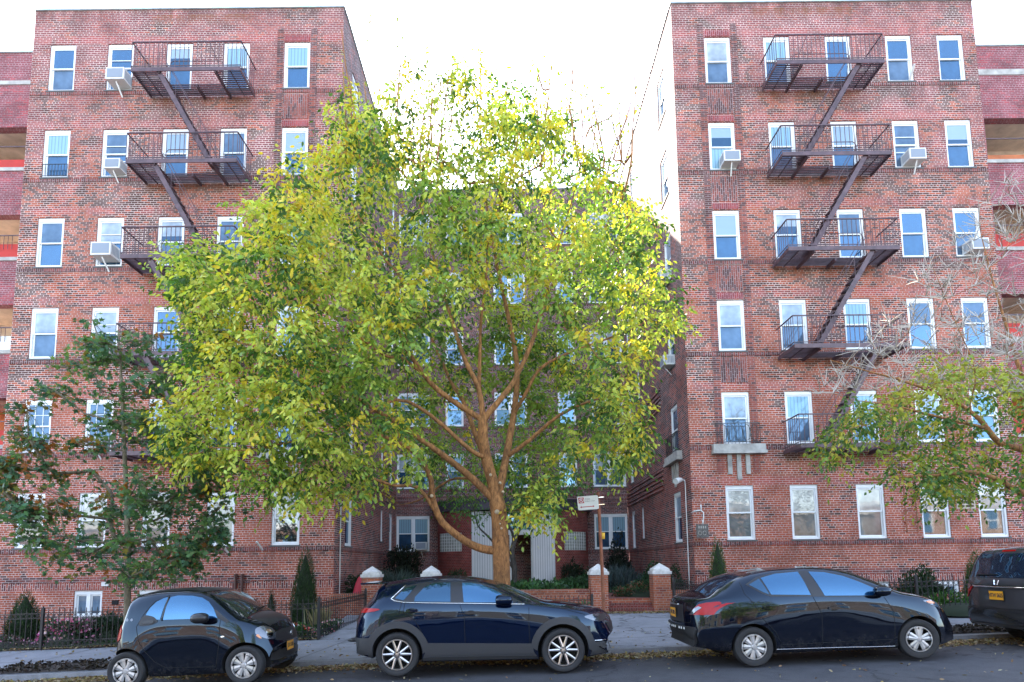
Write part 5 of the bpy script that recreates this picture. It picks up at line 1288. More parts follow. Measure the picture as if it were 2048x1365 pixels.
# retaining blocks: court planting edge
mb = MB(); mb.box(-5.3, 5.6, 18.1, 18.4, .2, .739); o = mb.build('court_edge', M['brick_garden'], None); o['kind'] = 'structure'

# ------------------------------------------------------------------ street sign on a leaning rusty post
p0, p1 = at(1209, 1222, 13.2), at(1196, 985, 13.2); zb = sidewalk_z(p0.x, 13.2)
base = Vector((p0.x, 13.2, zb)); root = empty('sign_post', base, 0, 'rusty leaning post carrying the white parking sign right of the big tree', 'sign post')
mb = MB(); mb.tube([(p0.x, 13.2, zb), tuple(p0.lerp(p1, .5)), (p1.x, 13.2, p1.z)], .036, 12); mb.build('post', M['rust'], root, org=base, smooth=True, auto=50)
st = at(1206, 1072, 13.2); mb = MB(); mb.tube([st - Vector((0, 0, .07)), st + Vector((.003, 0, .07))], .040, 12); mb.build('sticker', simple('yellow_sticker', (.75, .42, .04), .6), root, org=base, smooth=True)
c0 = at(1176, 1006, 13.13)
sgn = MB(); sw, sh = .46, .305
mat4 = Matrix.Translation(c0) @ Matrix.Rotation(R_(3.2), 4, 'Y').inverted()
board = empty('parking_sign', c0, 0, 'white street cleaning sign with red no parking symbol and double arrow', 'sign')
board.rotation_euler = (0, R_(-4.0), 0)
pts = []; r = .03
for (cx, cz, a0) in ((sw/2 - r, sh/2 - r, 0), (-sw/2 + r, sh/2 - r, 90), (-sw/2 + r, -sh/2 + r, 180), (sw/2 - r, -sh/2 + r, 270)):
    for k in range(5): a = R_(a0 + 22.5 * k); pts.append((cx + r * math.cos(a), cz + r * math.sin(a)))
mb = MB(); mb.face([(x, -.004, z) for x, z in pts][::-1]); mb.face([(x, 0, z) for x, z in pts])
for (a, b), (c_, d_) in zip(pts, pts[1:] + pts[:1]): mb.face([(a, -.004, b), (c_, -.004, d_), (c_, 0, d_), (a, 0, b)])
mb.build('panel', simple('sign_white', (.66, .64, .58), .5, var=.1), board)
red = simple('sign_red', (.42, .02, .02), .5)
mb = MB(); mb.box(-.205, -.085, -.009, -.005, -.0, .125); mb.build('symbol_square', red, board)
mb = MB(); ring = [( -.145 + .048 * math.cos(t), -.012, .0625 + .048 * math.sin(t)) for t in np.linspace(0, 2*math.pi, 25)]
for i in range(24): mb.bar(ring[i], ring[i+1], .009, .004, up=(0, 1, 0))
mb.bar((-.178, -.013, .095), (-.112, -.013, .03), .009, .003, up=(0, 1, 0)); mb.build('prohibition_ring', M['white_paint'], board)
text_part('symbol_letter', 'P', (-.145, -.011, .0625), .085, M['white_paint'], board, depth=.001)
text_part('lettering', 'Friday', (-.06, -.006, .085), .045, simple('sign_ink', (.12, .10, .09), .6), board, align='LEFT', depth=.001)
text_part('lettering', '9:30am - 11am', (-.06, -.006, .035), .036, simple('sign_ink2', (.12, .10, .09), .6), board, align='LEFT', depth=.001)
mb = MB(); zz = -.085; mb.box(-.15, .10, -.008, -.005, zz - .008, zz + .008)
for sx, xx in ((-1, -.15), (1, .10)): mb.face([(xx, -.009, zz - .024), (xx + sx * .035, -.009, zz), (xx, -.009, zz + .024)])
mb.build('double_arrow', red, board)
for dz in (.10, -.06): mb = MB(); mb.box(sw/2 - .02, sw/2 + .13, -.002, .01, dz - .008, dz + .008); mb.build('clamp', M['chrome'], board)

# ------------------------------------------------------------------ houses across the street (behind the camera, seen in the glass and paint)
hm = [brick_mat('house_brick_a', red=(.20, .09, .045), dark=(.14, .06, .03), dark_amt=.3, stain=False), brick_mat('house_brick_b', red=(.22, .13, .07), dark=(.16, .09, .05), dark_amt=.3, stain=False), simple('tan_stucco', (.20, .15, .10), .85)]
hx = -44; i = 0
labs = ['rust brick', 'tan brick', 'cream stucco']
while hx < 44:
    w = [8.4, 7.2, 9.0][i % 3]; h = [6.0, 5.4, 6.4][(i * 2) % 3]; x0, x1 = hx, hx + w - .05; y = -12.0
    base = Vector(((x0 + x1) / 2, y, g(hx))); root = empty('row_house', base, 0, f'{labs[i % 3]} row house across the street, number {i+1} from the left end', 'house', 'row houses across the street')
    tag(root, ['low', 'tall', 'mid-height'][(i * 2) % 3] + f' {labs[i % 3]} row house across the street with its front {"at the far left" if x1 < -20 else "left of the camera" if x1 < -2 else "behind the camera" if x0 < 4 else "right of the camera" if x0 < 20 else "at the far right"}')
    zb = g(hx) - .4; ops = []
    for fl_ in range(2):
        for k in range(3): cx = x0 + w * (k + .5) / 3; z = g(hx) + .8 + fl_ * 2.5; ops.append((cx - .5, cx + .5, z, z + 1.6))
    mb = MB(); wall(mb, 'y', y, 1, x0, x1, zb, zb + h, ops); mb.face([(x0, y - 8, zb), (x0, y, zb), (x0, y, zb + h), (x0, y - 8, zb + h)]); mb.face([(x1, y, zb), (x1, y - 8, zb), (x1, y - 8, zb + h), (x1, y, zb + h)]); mb.face([(x1, y - 8, zb), (x0, y - 8, zb), (x0, y - 8, zb + h), (x1, y - 8, zb + h)])
    mb.build('wall', hm[i % 3], root, org=base)
    mb = MB(); mb.box(x0, x1, y - 8, y + .25, zb + h, zb + h + .3); mb.build('cornice', M['white_paint'], root, org=base)
    for (a, b, c_, d_) in ops:
        mb = MB(); mb.face([(b, y - .12, c_), (a, y - .12, c_), (a, y - .12, d_), (b, y - .12, d_)], 0)
        mb.box(a, b, y - .11, y - .06, (c_ + d_) / 2 - .03, (c_ + d_) / 2 + .03, 1); mb.box(a, a + .06, y - .115, y - .05, c_, d_, 1); mb.box(b - .06, b, y - .115, y - .05, c_, d_, 1)
        mb.build('window', [M['g_dark'], M['white_paint']], root, org=base)
    hx += w; i += 1
# ------------------------------------------------------------------ plants
def leaf_mat(name, rough=.5, trans=.45):
    m, n, l, p = new_mat(name); at_ = n.new('ShaderNodeAttribute'); at_.attribute_name = 'tint'
    p.inputs['Roughness'].default_value = rough; p.inputs['Specular IOR Level'].default_value = .35; l.new(at_.outputs['Color'], p.inputs['Base Color'])
    t = n.new('ShaderNodeBsdfTranslucent'); l.new(mix(n, l, 1.0, at_.outputs['Color'], (1.1, 1.15, .5), 'MULTIPLY'), t.inputs['Color'])
    ms = n.new('ShaderNodeMixShader'); ms.inputs[0].default_value = trans
    l.new(p.outputs[0], ms.inputs[1]); l.new(t.outputs[0], ms.inputs[2]); l.new(ms.outputs[0], n['Material Output'].inputs['Surface']); return m
M['leaf'] = leaf_mat('leaf'); M['leaf_dull'] = leaf_mat('leaf_shrub', .6, .25)
def bark_mat(name, a, b, sc=18):
    m, n, l, p = new_mat(name); tc = n.new('ShaderNodeTexCoord'); mp = n.new('ShaderNodeMapping'); mp.inputs['Scale'].default_value = (1, 1, .35); l.new(tc.outputs['Object'], mp.inputs[0])
    t = noise(n, l, sc, 6, .7, mp.outputs[0], .5); t2 = noise(n, l, 1.5, 3, .5, tc.outputs['Object'])
    c = mix(n, l, ramp(n, l, t.outputs[0], [(.35, 0.0), (.65, 1.0)]).outputs[0], a, b); c = mix(n, l, 1.0, c, ramp(n, l, t2.outputs[0], [(.3, .7), (.7, 1.2)]).outputs[0], 'MULTIPLY')
    l.new(c, p.inputs['Base Color']); p.inputs['Roughness'].default_value = .9; bump(n, l, t.outputs[0], .9, .02, p); return m
M['bark'] = bark_mat('bark_orange', (.12, .050, .018), (.44, .20, .070)); M['bark_dark'] = bark_mat('bark_dark', (.03, .025, .022), (.10, .085, .075)); M['bark_oak'] = bark_mat('bark_oak', (.08, .06, .035), (.24, .20, .13))

SH = {
 'ovate': np.array([(0, 0, 0), (.22, .32, .03), (.20, .62, .04), (0, 1.0, 0), (-.20, .62, .04), (-.22, .32, .03)], float),
 'lobed': np.array([(0, 0, 0), (.10, .18, 0), (.42, .22, .04), (.20, .38, 0), (.50, .62, .05), (.17, .62, 0), (.0, 1.0, .03), (-.17, .62, 0), (-.50, .62, .05), (-.20, .38, 0), (-.42, .22, .04), (-.10, .18, 0)], float),
 'blade': np.array([(.05, 0, 0), (.035, .5, .0), (0, 1, 0), (-.05, 0, 0)], float),
 'round': np.array([(0, 0, 0), (.33, .3, .05), (.3, .75, .05), (0, 1.0, 0), (-.3, .75, .05), (-.33, .3, .05)], float)}
def leaves(name, pos, direc, size, col, shape, mat, parent, org=(0, 0, 0)):
    """pos Nx3, direc Nx3 (leaf axis), size N, col Nx3"""
    N = len(pos); T = SH[shape]; K = len(T); d = direc / (np.linalg.norm(direc, axis=1, keepdims=True) + 1e-9)
    rv = rng.normal(size=(N, 3)); rv[:, 2] = np.abs(rv[:, 2]) * 1.0 + .25
    s = np.cross(d, rv); s /= np.linalg.norm(s, axis=1, keepdims=True) + 1e-9; nn = np.cross(s, d)
    V = pos[:, None, :] + size[:, None, None] * (s[:, None, :] * T[None, :, 0:1] + d[:, None, :] * T[None, :, 1:2] + nn[:, None, :] * T[None, :, 2:3])
    V = V.reshape(-1, 3) - np.array(org); me = bpy.data.meshes.new(name)
    me.vertices.add(N * K); me.vertices.foreach_set('co', V.astype(np.float32).ravel())
    me.loops.add(N * K); me.loops.foreach_set('vertex_index', np.arange(N * K, dtype=np.int32))
    me.polygons.add(N); me.polygons.foreach_set('loop_start', np.arange(0, N * K, K, dtype=np.int32)); me.polygons.foreach_set('loop_total', np.full(N, K, dtype=np.int32))
    me.update(calc_edges=True); a = me.color_attributes.new('tint', 'FLOAT_COLOR', 'POINT')
    C = np.ones((N, K, 4), np.float32); C[:, :, :3] = col[:, None, :]; a.data.foreach_set('color', C.ravel())
    me.materials.append(mat); o = bpy.data.objects.new(name, me); COL.objects.link(o)
    if parent is not None: o.parent = parent
    else: o.location = org
    return o
def jitter_col(base, n, v=.25, hue=.15):
    c = np.tile(np.array(base, float), (n, 1)) if np.ndim(base) == 1 else np.array(base, float)
    c = c * (1 + rng.uniform(-v, v, (n, 1))); c[:, 0] *= 1 + rng.uniform(-hue, hue, n); return np.clip(c, .002, .9)

class Skel:
    def __init__(s): s.P = []; s.par = []; s.tip = []; s.rad = {}
    def add(s, p, par): s.P.append(Vector(p)); s.par.append(par); return len(s.P) - 1
    def limb(s, pts, par=None, r0=None, r1=None, sub=3):
        pts = [Vector(p) for p in pts]; ids = []; last = par
        if par is None: last = s.add(pts[0], -1); ids.append(last)
        else: pts = [s.P[par]] + pts
        tot = []; 
        for i in range(len(pts) - 1):
            p0 = pts[max(i-1, 0)]; p1 = pts[i]; p2 = pts[i+1]; p3 = pts[min(i+2, len(pts)-1)]
            for k in range(1, sub + 1):
                t = k / sub; q = .5 * ((2*p1) + (p2-p0)*t + (2*p0-5*p1+4*p2-p3)*t*t + (3*p1-p0-3*p2+p3)*t**3)
                last = s.add(q, last); ids.append(last)
        if r0:
            for k, i in enumerate(ids): s.rad[i] = r0 + (r1 - r0) * k / max(1, len(ids) - 1)
        return ids
    def near(s, p): return min(range(len(s.P)), key=lambda i: (s.P[i] - Vector(p)).length_squared)
    def grow(s, targets, up=.15, jit=.05, maxseg=.45):
        arr = [tuple(p) for p in s.P]; root = s.P[0]
        order = np.argsort([min((Vector(t) - p).length for p in s.P) for t in targets])
        A = np.array(arr); tips = []
        for o_ in order:
            t = np.array(targets[o_], float); d = np.linalg.norm(A - t, axis=1)
            # prefer nodes lower than the target so twigs grow outward and up
            pen = d + np.maximum(0, A[:, 2] - t[2]) * .8 + .12 * np.maximum(0, np.linalg.norm(A - np.array(root), axis=1) - np.linalg.norm(t - np.array(root)))
            i = int(np.argmin(pen)); a = Vector(A[i]); b = Vector(t); L = (b - a).length; m = max(1, int(L / maxseg)); last = i; new = []
            for k in range(1, m + 1):
                u = k / m; q = a.lerp(b, u) + Vector((0, 0, -up * L * u * (1 - u) * 1.0)) + Vector(rng.normal(size=3) * jit * (1 if k < m else 0))
                last = s.add(q, last); new.append(tuple(q))
            A = np.vstack([A, np.array(new)]); tips.append(last)
        return tips
    def build(s, name, mat, parent, org, rtip=.0035, pw=2.4, minr=0.0, nmax=9, rscale=1.0):
        n = len(s.P); kids = [[] for _ in range(n)]
        for i, p in enumerate(s.par):
            if p >= 0: kids[p].append(i)
        R = [0.0] * n
        for i in range(n - 1, -1, -1):
            R[i] = rtip if not kids[i] else sum(R[k] ** pw for k in kids[i]) ** (1 / pw)
            if i in s.rad: R[i] = s.rad[i]
            else: R[i] *= 1
        R = [r * rscale if i not in s.rad else r for i, r in enumerate(R)]
        mb = MB(); done = set()
        for i in range(n):
            for c in kids[i]:
                best = max(kids[i], key=lambda k: R[k])
                if c == best and s.par[i] >= 0 and i != 0 and True:
                    continue
                # start a chain at i through c
                path = [i, c]; cur = c
                while kids[cur]: cur = max(kids[cur], key=lambda k: R[k]); path.append(cur)
                rr = [min(R[i], R[c] * 1.25)] + [R[k] for k in path[1:]]
                if max(rr) < minr: continue
                mb.tube([s.P[k] for k in path], rr, nmax if rr[0] > .04 else (6 if rr[0] > .012 else 4), cap=True)
        return mb.build(name, mat, parent, smooth=True, org=org)
def in_poly(x, y, P):
    c = False; j = len(P) - 1
    for i in range(len(P)):
        if ((P[i][1] > y) != (P[j][1] > y)) and (x < (P[j][0]-P[i][0]) * (y-P[i][1]) / (P[j][1]-P[i][1]) + P[i][0]): c = not c
        j = i
    return c

# ---- the big street tree
TY = 12.35
root = empty('street_tree', at(1004, 1240, TY), 0, 'large spreading street tree with yellow green leaves and an orange brown forked trunk', 'tree')
org = root.location.copy()
def L(pts, ys): return [at(u, v, y) for (u, v), y in zip(pts, ys)]
sk = Skel()
trunk = sk.limb(L([(1006, 1262), (1004, 1200), (1003, 1140), (1001, 1085), (999, 1040), (994, 1005)], [TY]*6), r0=.185, r1=.165)
for k, i in enumerate(trunk[:4]): sk.rad[i] = .20 - .012 * k
fork = trunk[-1]; low = trunk[-6]
a1 = sk.limb(L([(965, 1098), (930, 1082), (885, 1045), (866, 1000), (862, 960), (846, 925), (815, 895), (760, 870)], np.linspace(TY, 11.2, 8)), sk.near(at(1001, 1100, TY)), .092, .03)
sk.limb(L([(835, 975), (790, 972), (740, 955), (680, 930)], [11.7, 11.5, 11.2, 11.0]), a1[9], .045, .015)
a2 = sk.limb(L([(945, 958), (905, 925), (860, 892), (800, 850), (720, 800), (640, 740), (560, 690)], np.linspace(12.3, 10.6, 7)), fork, .085, .012)
a3 = sk.limb(L([(984, 960), (972, 915), (966, 875), (966, 840)], [12.3, 12.2, 12.1, 12.0]), fork, .125, .10)
sk.limb(L([(920, 812), (870, 775), (838, 735), (808, 690), (800, 640), (803, 560), (770, 520), (745, 480), (700, 400), (650, 300)], np.linspace(12, 11.0, 10)), a3[-1], .062, .006)
sk.limb(L([(800, 715), (770, 712), (700, 660), (620, 600), (540, 540)], np.linspace(11.7, 10.2, 5)), sk.near(at(845, 755, 11.8)), .035, .008)
sk.limb(L([(958, 780), (930, 720), (908, 655), (880, 560), (850, 450), (820, 330), (790, 200)], np.linspace(12, 12.6, 7)), a3[-1], .060, .006)
sk.limb(L([(1000, 800), (1028, 762), (1062, 690), (1085, 620), (1108, 565), (1165, 505), (1200, 470), (1240, 400)], np.linspace(12, 13.0, 8)), a3[-1], .066, .008)
a4 = sk.limb(L([(1003, 960), (1012, 915), (1022, 860), (1030, 810), (1034, 730), (1018, 640), (1000, 560), (985, 480), (970, 380), (960, 250), (945, 150)], np.linspace(12.5, 13.6, 11)), fork, .095, .007)
sk.limb(L([(1050, 790), (1080, 738), (1140, 705), (1215, 678), (1280, 650), (1340, 620)], np.linspace(12.6, 12.0, 6)), sk.near(at(1026, 830, 12.7)), .042, .008)
sk.limb(L([(948, 860), (925, 800), (900, 760), (850, 650), (810, 600)], np.linspace(12.6, 14.2, 5)), sk.near(at(985, 960, 12.3)), .06, .02)
sk.limb(L([(960, 700), (962, 640), (972, 560), (978, 470), (1010, 380), (1040, 260)], np.linspace(12.2, 11.4, 6)), sk.near(at(958, 780, 12.0)), .04, .006)
sk.limb(L([(1060, 880), (1120, 830), (1190, 800), (1250, 790)], np.linspace(12.4, 11.0, 4)), sk.near(at(1012, 915, 12.5)), .05, .01)
sk.limb(L([(1080, 640), (1120, 480), (1150, 380), (1170, 280)], np.linspace(12.4, 11.6, 4)), sk.near(at(1062, 690, 12.3)), .03, .006)
sk.limb(L([(940, 900), (860, 830), (790, 800), (700, 850), (600, 880), (500, 900)], np.linspace(11.9, 9.9, 6)), sk.near(at(972, 915, 12.2)), .05, .008)
sk.limb(L([(900, 960), (840, 1000), (800, 1010)], [13, 13.4, 13.8]), sk.near(at(945, 958, 12.3)), .03, .01)
crown = [(330, 905), (318, 835), (350, 760), (335, 690), (372, 640), (330, 540), (335, 500), (410, 460), (460, 410), (535, 365), (605, 300), (650, 240), (700, 175), (760, 140), (830, 130), (930, 120), (1000, 130), (1050, 160), (1100, 200), (1150, 255), (1205, 325), (1265, 385), (1325, 440), (1310, 480), (1345, 590), (1375, 635), (1310, 690), (1270, 760), (1305, 850), (1255, 950), (1205, 1005), (1130, 1055), (1080, 1060), (1030, 1030), (900, 960), (860, 965), (760, 955), (700, 1005), (590, 1020), (520, 995), (450, 955), (380, 930)]
cen = (860, 640)
targets = []; tcol = []; tries = 0
def clump(u, v):   # irregular density, with gaps where the wall and sky show
    return math.sin(u * .021 + 1.3 * math.sin(v * .017)) + math.sin(v * .026 + 1.7 * math.sin(u * .013)) + .6 * math.sin((u + v) * .047)
while len(targets) < 2350 and tries < 200000:
    tries += 1
    u, v = rng.uniform(300, 1380), rng.uniform(130, 1055)
    if not in_poly(u, v, crown): continue
    dn = clump(u, v)
    top = max(0, (330 - v) / 200)
    if rng.uniform(-1.7, 1.7) > dn * .75 + 1.0 + .6 * math.exp(-(((u - 960) / 170) ** 2 + ((v - 560) / 200) ** 2)) - 1.9 * top: continue
    if 1115 < u < 1225 and v > 915: continue
    if 985 < u < 1030 and v > 960 and rng.random() < .7: continue
    if 880 < u < 1010 and v > 800 and rng.random() < .75: continue
    ru, rv_ = (u - cen[0]) / 540, (v - cen[1]) / 520; r = min(.98, math.hypot(ru, rv_)); th = math.sqrt(1 - r * r)
    # leaves sit mostly in an outer shell
    s_ = (rng.beta(.7, .7) * 2 - 1) * 3.1 * (th * .85 + .15); y = TY - .2 + s_
    if u < 620: y = TY - 1.3 + s_ * .8
    if ((u - 985) / 165) ** 2 + ((v - 790) / 200) ** 2 < 1: y = TY + abs(y - TY) * .9 + .5
    y = min(y, 16.0 if v < 900 else 15.2)
    targets.append(at(u, v, y)); tcol.append((u, v, y))
tips = sk.grow(targets, jit=.035)
# bare shoots at the top
shoot = []
for (u0, v0, u1, v1) in tuple((u_, 330, u_ + rng.uniform(-30, 40), rng.uniform(120, 240)) for u_ in rng.uniform(690, 1270, 26)) + ((775, 300, 737, 20), (790, 260, 803, 60), (900, 260, 905, 110), (1010, 240, 1012, 125), (1090, 250, 1107, 110), (1085, 180, 1070, 120), (1150, 320, 1144, 140), (1165, 300, 1168, 172), (1185, 310, 1203, 172), (1230, 320, 1262, 195), (1225, 300, 1262, 215), (1180, 260, 1230, 225), (700, 250, 685, 60), (960, 180, 962, 100), (855, 230, 858, 90)):
    y = rng.uniform(11, 13.5); a = at(u0, v0, y); b = at(u1, v1, y); i = sk.near(a)
    shoot.append(sk.limb([a.lerp(b, t) + Vector(rng.normal(size=3) * .02) for t in (.0, .35, .7, 1)], i, .020, .011))
sk.build('trunk', M['bark'], root, org, rtip=.0032, pw=2.55)
# pruning scars
M['cut_wood'] = simple('cut_wood', (.50, .38, .25), .8, var=.3, vs=20)
for (u, v, r) in ((994, 1024, .05), (981, 950, .035), (1000, 966, .03), (863, 992, .035), (1003, 1057, .025), (1000, 1048, .02), (944, 780, .05), (1006, 984, .03)):
    p = at(u, v, TY - .17 if u > 900 else 11.75); sc = MB(); sc.lathe([(0, -.02), (r * .8, -.018), (r, .0), (r * 1.1, .05)], p, 'y', 12); sc.build('branch_scar', M['cut_wood'], root, smooth=True, org=org)
P_, D_, S_, C_ = [], [], [], []
for tid, (u, v, y) in zip(tips, [tcol[o] for o in np.argsort([0]*len(tcol))] if False else [None]*0): pass
def tree_leaves(sk, ids, per, spread, size, colfn, droop=.75, nsub=5, sl=1.0):
    """sprays of leaves set alternately along short side twigs"""
    P_, D_, S_, C_ = [], [], [], []
    for i in ids:
        p = np.array(sk.P[i]); par = np.array(sk.P[sk.par[i]]); ax = p - par; ax /= np.linalg.norm(ax) + 1e-6
        col = colfn(p); k = max(3, int(per / nsub))
        for q in range(nsub):
            d = ax * .7 + rng.normal(size=3) * .75; d[2] += .1; d /= np.linalg.norm(d); Lh = spread * 1.9 * rng.uniform(.6, 1.25) * sl
            s0 = p - ax * rng.uniform(0, 1) * spread * 1.3; n = max(2, int(rng.normal(k, k * .25))); t = np.linspace(.12, 1, n) + rng.normal(size=n) * .04
            pos = s0 + d * (t * Lh)[:, None]; pos[:, 2] -= (t ** 2) * Lh * .35
            sd = np.cross(d, (0, 0, 1.0)); sd /= np.linalg.norm(sd) + 1e-6; sg = np.where(np.arange(n) % 2 == 0, 1.0, -1.0)[:, None]
            dr = d * .45 + sd * sg * .55 + rng.normal(size=(n, 3)) * .22; dr[:, 2] -= droop * rng.uniform(.5, 1.3, n)
            P_.append(pos + rng.normal(size=(n, 3)) * .012); D_.append(dr); S_.append(size * rng.uniform(.7, 1.15, n)); C_.append(jitter_col(col, n, .25, .16))
    return np.vstack(P_), np.vstack(D_), np.concatenate(S_), np.vstack(C_)
def big_col(p):
    q = rng.random(); X, Y, Z = p
    w = .16 + .24 * (math.sin(X * 1.7 + 2 * math.sin(Z * .9)) > .4) + .26 * (X < -2.4) + .16 * (Z > 8.5) + .4 * (X > 1.9 and Z < 7) - .16 * (abs(X + .8) < 2.4 and Z < 6.2)
    if Y < 11: w += .15
    if q < w * .28: return (.62, .50, .05)
    if q < w * .95: return (.50, .53, .09)
    if q < .74: return (.24, .34, .06)
    return (.065, .14, .03)
P0, D0, S0, C0 = tree_leaves(sk, tips, 46, .25, .115, big_col, nsub=6)
for ids_ in shoot:   # sparse leaves on the upright shoots
    for i in ids_[2:]:
        if rng.random() < .55:
            n = rng.integers(2, 6); p = np.array(sk.P[i]); P0 = np.vstack([P0, p + rng.normal(size=(n, 3)) * .06]); dd = rng.normal(size=(n, 3)) * .5; dd[:, 2] -= .6
            D0 = np.vstack([D0, dd]); S0 = np.concatenate([S0, rng.uniform(.07, .13, n)]); C0 = np.vstack([C0, jitter_col((.26, .30, .05), n)])
leaves('crown', P0, D0, S0, C0, 'ovate', M['leaf'], root, org)
print('big tree leaves', len(P0), 'nodes', len(sk.P))

# ---- young oak on the left
OY = 12.3
root = empty('oak_tree', at(256, 1275, OY), 0, 'young oak with layered blue green leaves turning orange at the upper left', 'tree'); org = root.location.copy()
sk = Skel(); tr = sk.limb(L([(255, 1290), (255, 1200), (256, 1120), (254, 1020), (250, 930), (247, 850), (243, 770), (240, 700), (236, 660)], [OY]*9), r0=.072, r1=.012)
layers = [(1140, 75, 345, 14), (1095, 60, 415, 22), (1045, 50, 425, 20), (1000, 10, 425, 24), (950, 10, 410, 22), (890, 60, 330, 12), (840, 60, 300, 12), (790, 110, 300, 9), (740, 120, 330, 8), (695, 150, 300, 5), (665, 180, 290, 4)]
T_ = []
for v0, ul, ur, n in layers:
    for k in range(n):
        u = rng.uniform(ul, ur) if k % 2 else (ul if rng.random() < .5 else ur) + rng.normal() * 18; side_ = u - 250; v = v0 - abs(side_) * .10 + rng.normal() * 12; yy = OY + rng.uniform(-1.3, 1.3) * (1 - min(.8, abs(side_) / 260))
        a = sk.near(at(252, v0 + 25, OY)); b = at(u, v, yy); T_.append(b)
tp = sk.grow(T_, up=-.06, jit=.02, maxseg=.35)
ex = []
for i in list(tp):
    for k in range(7):
        q = sk.P[i].lerp(sk.P[sk.par[i]], rng.uniform(0, 1)) + Vector(rng.normal(size=3) * np.array([.20, .22, .10])); ex.append(sk.add(q, i))
sk.build('trunk', M['bark_oak'], root, org, rtip=.004, pw=2.3)
def oak_col(p):
    q = rng.random(); X, Y, Z = p; o = (X < -8.5) * .26 * (3.0 < Z < 5.6) + .07
    if q < o * .5: return (.30, .11, .03)
    if q < o: return (.20, .17, .04)
    if q < .5: return (.13, .22, .08)
    if q < .8: return (.085, .175, .095)
    return (.05, .12, .07)
P0, D0, S0, C0 = tree_leaves(sk, tp + ex, 9, .12, .13, oak_col, droop=.3, nsub=2)
leaves('crown', P0, D0, S0, C0, 'lobed', M['leaf'], root, org)

# ---- right street tree, trunk just outside the frame
RY = 12.4
root = empty('street_tree', at(2110, 1260, RY), 0, 'right edge street tree with bare whitish twigs above green and yellow leaves', 'tree'); org = root.location.copy()
sk = Skel(); tr = sk.limb(L([(2112, 1262), (2108, 1150), (2098, 1050), (2090, 1000)], [RY]*4), r0=.19, r1=.16)
f_ = tr[-1]
sk.limb(L([(2040, 985), (2000, 962), (1950, 945), (1880, 950), (1800, 955), (1720, 960)], np.linspace(RY, 11.4, 6)), f_, .07, .008)
t2 = sk.limb(L([(2085, 940), (2060, 905), (2000, 886), (1974, 857), (1948, 829), (1890, 794), (1800, 760), (1736, 743), (1660, 720)], np.linspace(RY, 12.0, 9)), f_, .085, .006)
t3 = sk.limb(L([(2092, 900), (2070, 800), (2040, 740), (2015, 660), (1985, 560), (1960, 460)], np.linspace(RY, 13.0, 6)), f_, .075, .006)
sk.limb(L([(1940, 810), (1950, 740), (1900, 620), (1860, 520)], np.linspace(12.2, 11.6, 4)), sk.near(at(1948, 829, 12.2)), .02, .004)
sk.limb(L([(1860, 830), (1780, 810), (1700, 800)], [11.8, 11.5, 11.2]), sk.near(at(1974, 857, 12.3)), .03, .006)
polyL = [(1640, 870), (1700, 810), (1760, 800), (1830, 720), (1900, 700), (1980, 720), (2060, 680), (2120, 700), (2130, 1000), (2000, 985), (1960, 1010), (1890, 1000), (1850, 1030), (1790, 960), (1700, 950), (1650, 930), (1600, 870)]
T_ = []; n_ = 0
while len(T_) < 500:
    u, v = rng.uniform(1590, 2130), rng.uniform(680, 1040)
    if not in_poly(u, v, polyL) or rng.uniform(-1.6, 1.6) > clump(u * 1.3, v * 1.3) + .75: continue
    T_.append(at(u, v, RY + rng.uniform(-1.6, 1.8)))
tl = sk.grow(T_, jit=.03)
T2 = []
for k in range(620):
    u, v = rng.uniform(1560, 2120), rng.uniform(360, 790)
    if v < 760 - (u - 1660) * 1.15 or (u < 1830 and v < 500) or (v < 640 and rng.random() < .35): continue
    T2.append(at(u, v, RY + rng.uniform(-1.2, 1.4)))
tb = sk.grow(T2, jit=.03, up=-.15)
sk.build('trunk', M['bark'], root, org, rtip=.0032, pw=2.5)
def r_col(p):
    q = rng.random(); Z = p[2]
    if Z > 4.9: return (.40, .41, .07) if q < .7 else (.24, .29, .06)
    if q < .2: return (.40, .36, .05)
    if q < .6: return (.22, .29, .05)
    return (.07, .15, .035)
P0, D0, S0, C0 = tree_leaves(sk, tl, 20, .24, .115, r_col, nsub=4); leaves('crown', P0, D0, S0, C0, 'ovate', M['leaf'], root, org)
# dry curled twig sprays
tw = MB()
for i in tb:
    p = Vector(sk.P[i])
    for k in range(6):
        d = Vector(rng.normal(size=3)); d.z = abs(d.z) * .9 + .2; d.normalize(); Lh = rng.uniform(.14, .42); bnd = Vector(rng.normal(size=3)) * .10
        tw.tube([p, p + d * Lh * .5 + bnd * .4, p + d * Lh + bnd], [.008, .009, .005], 3, cap=False)
tw.build('bare_twigs', simple('pale_twig', (.40, .35, .30), .9, var=.3, vs=3), root, org=org)

# ---- street trees across the road (seen in glass and paint)
_big = [o for o in COL.objects if o.name == 'street_tree'][0]
for (x, y, s_, rz, lb) in ((-7.5, -4.2, .60, 2.2, 'smaller street tree across the road, left of the camera'), (8.0, -4.6, .62, .9, 'smaller street tree across the road, right of the camera')):
    t_ = copy_tree(_big); t_.location = (x, y, g(x) + .1); t_.scale = (s_,) * 3; t_.rotation_euler = (0, 0, rz); t_['label'] = lb
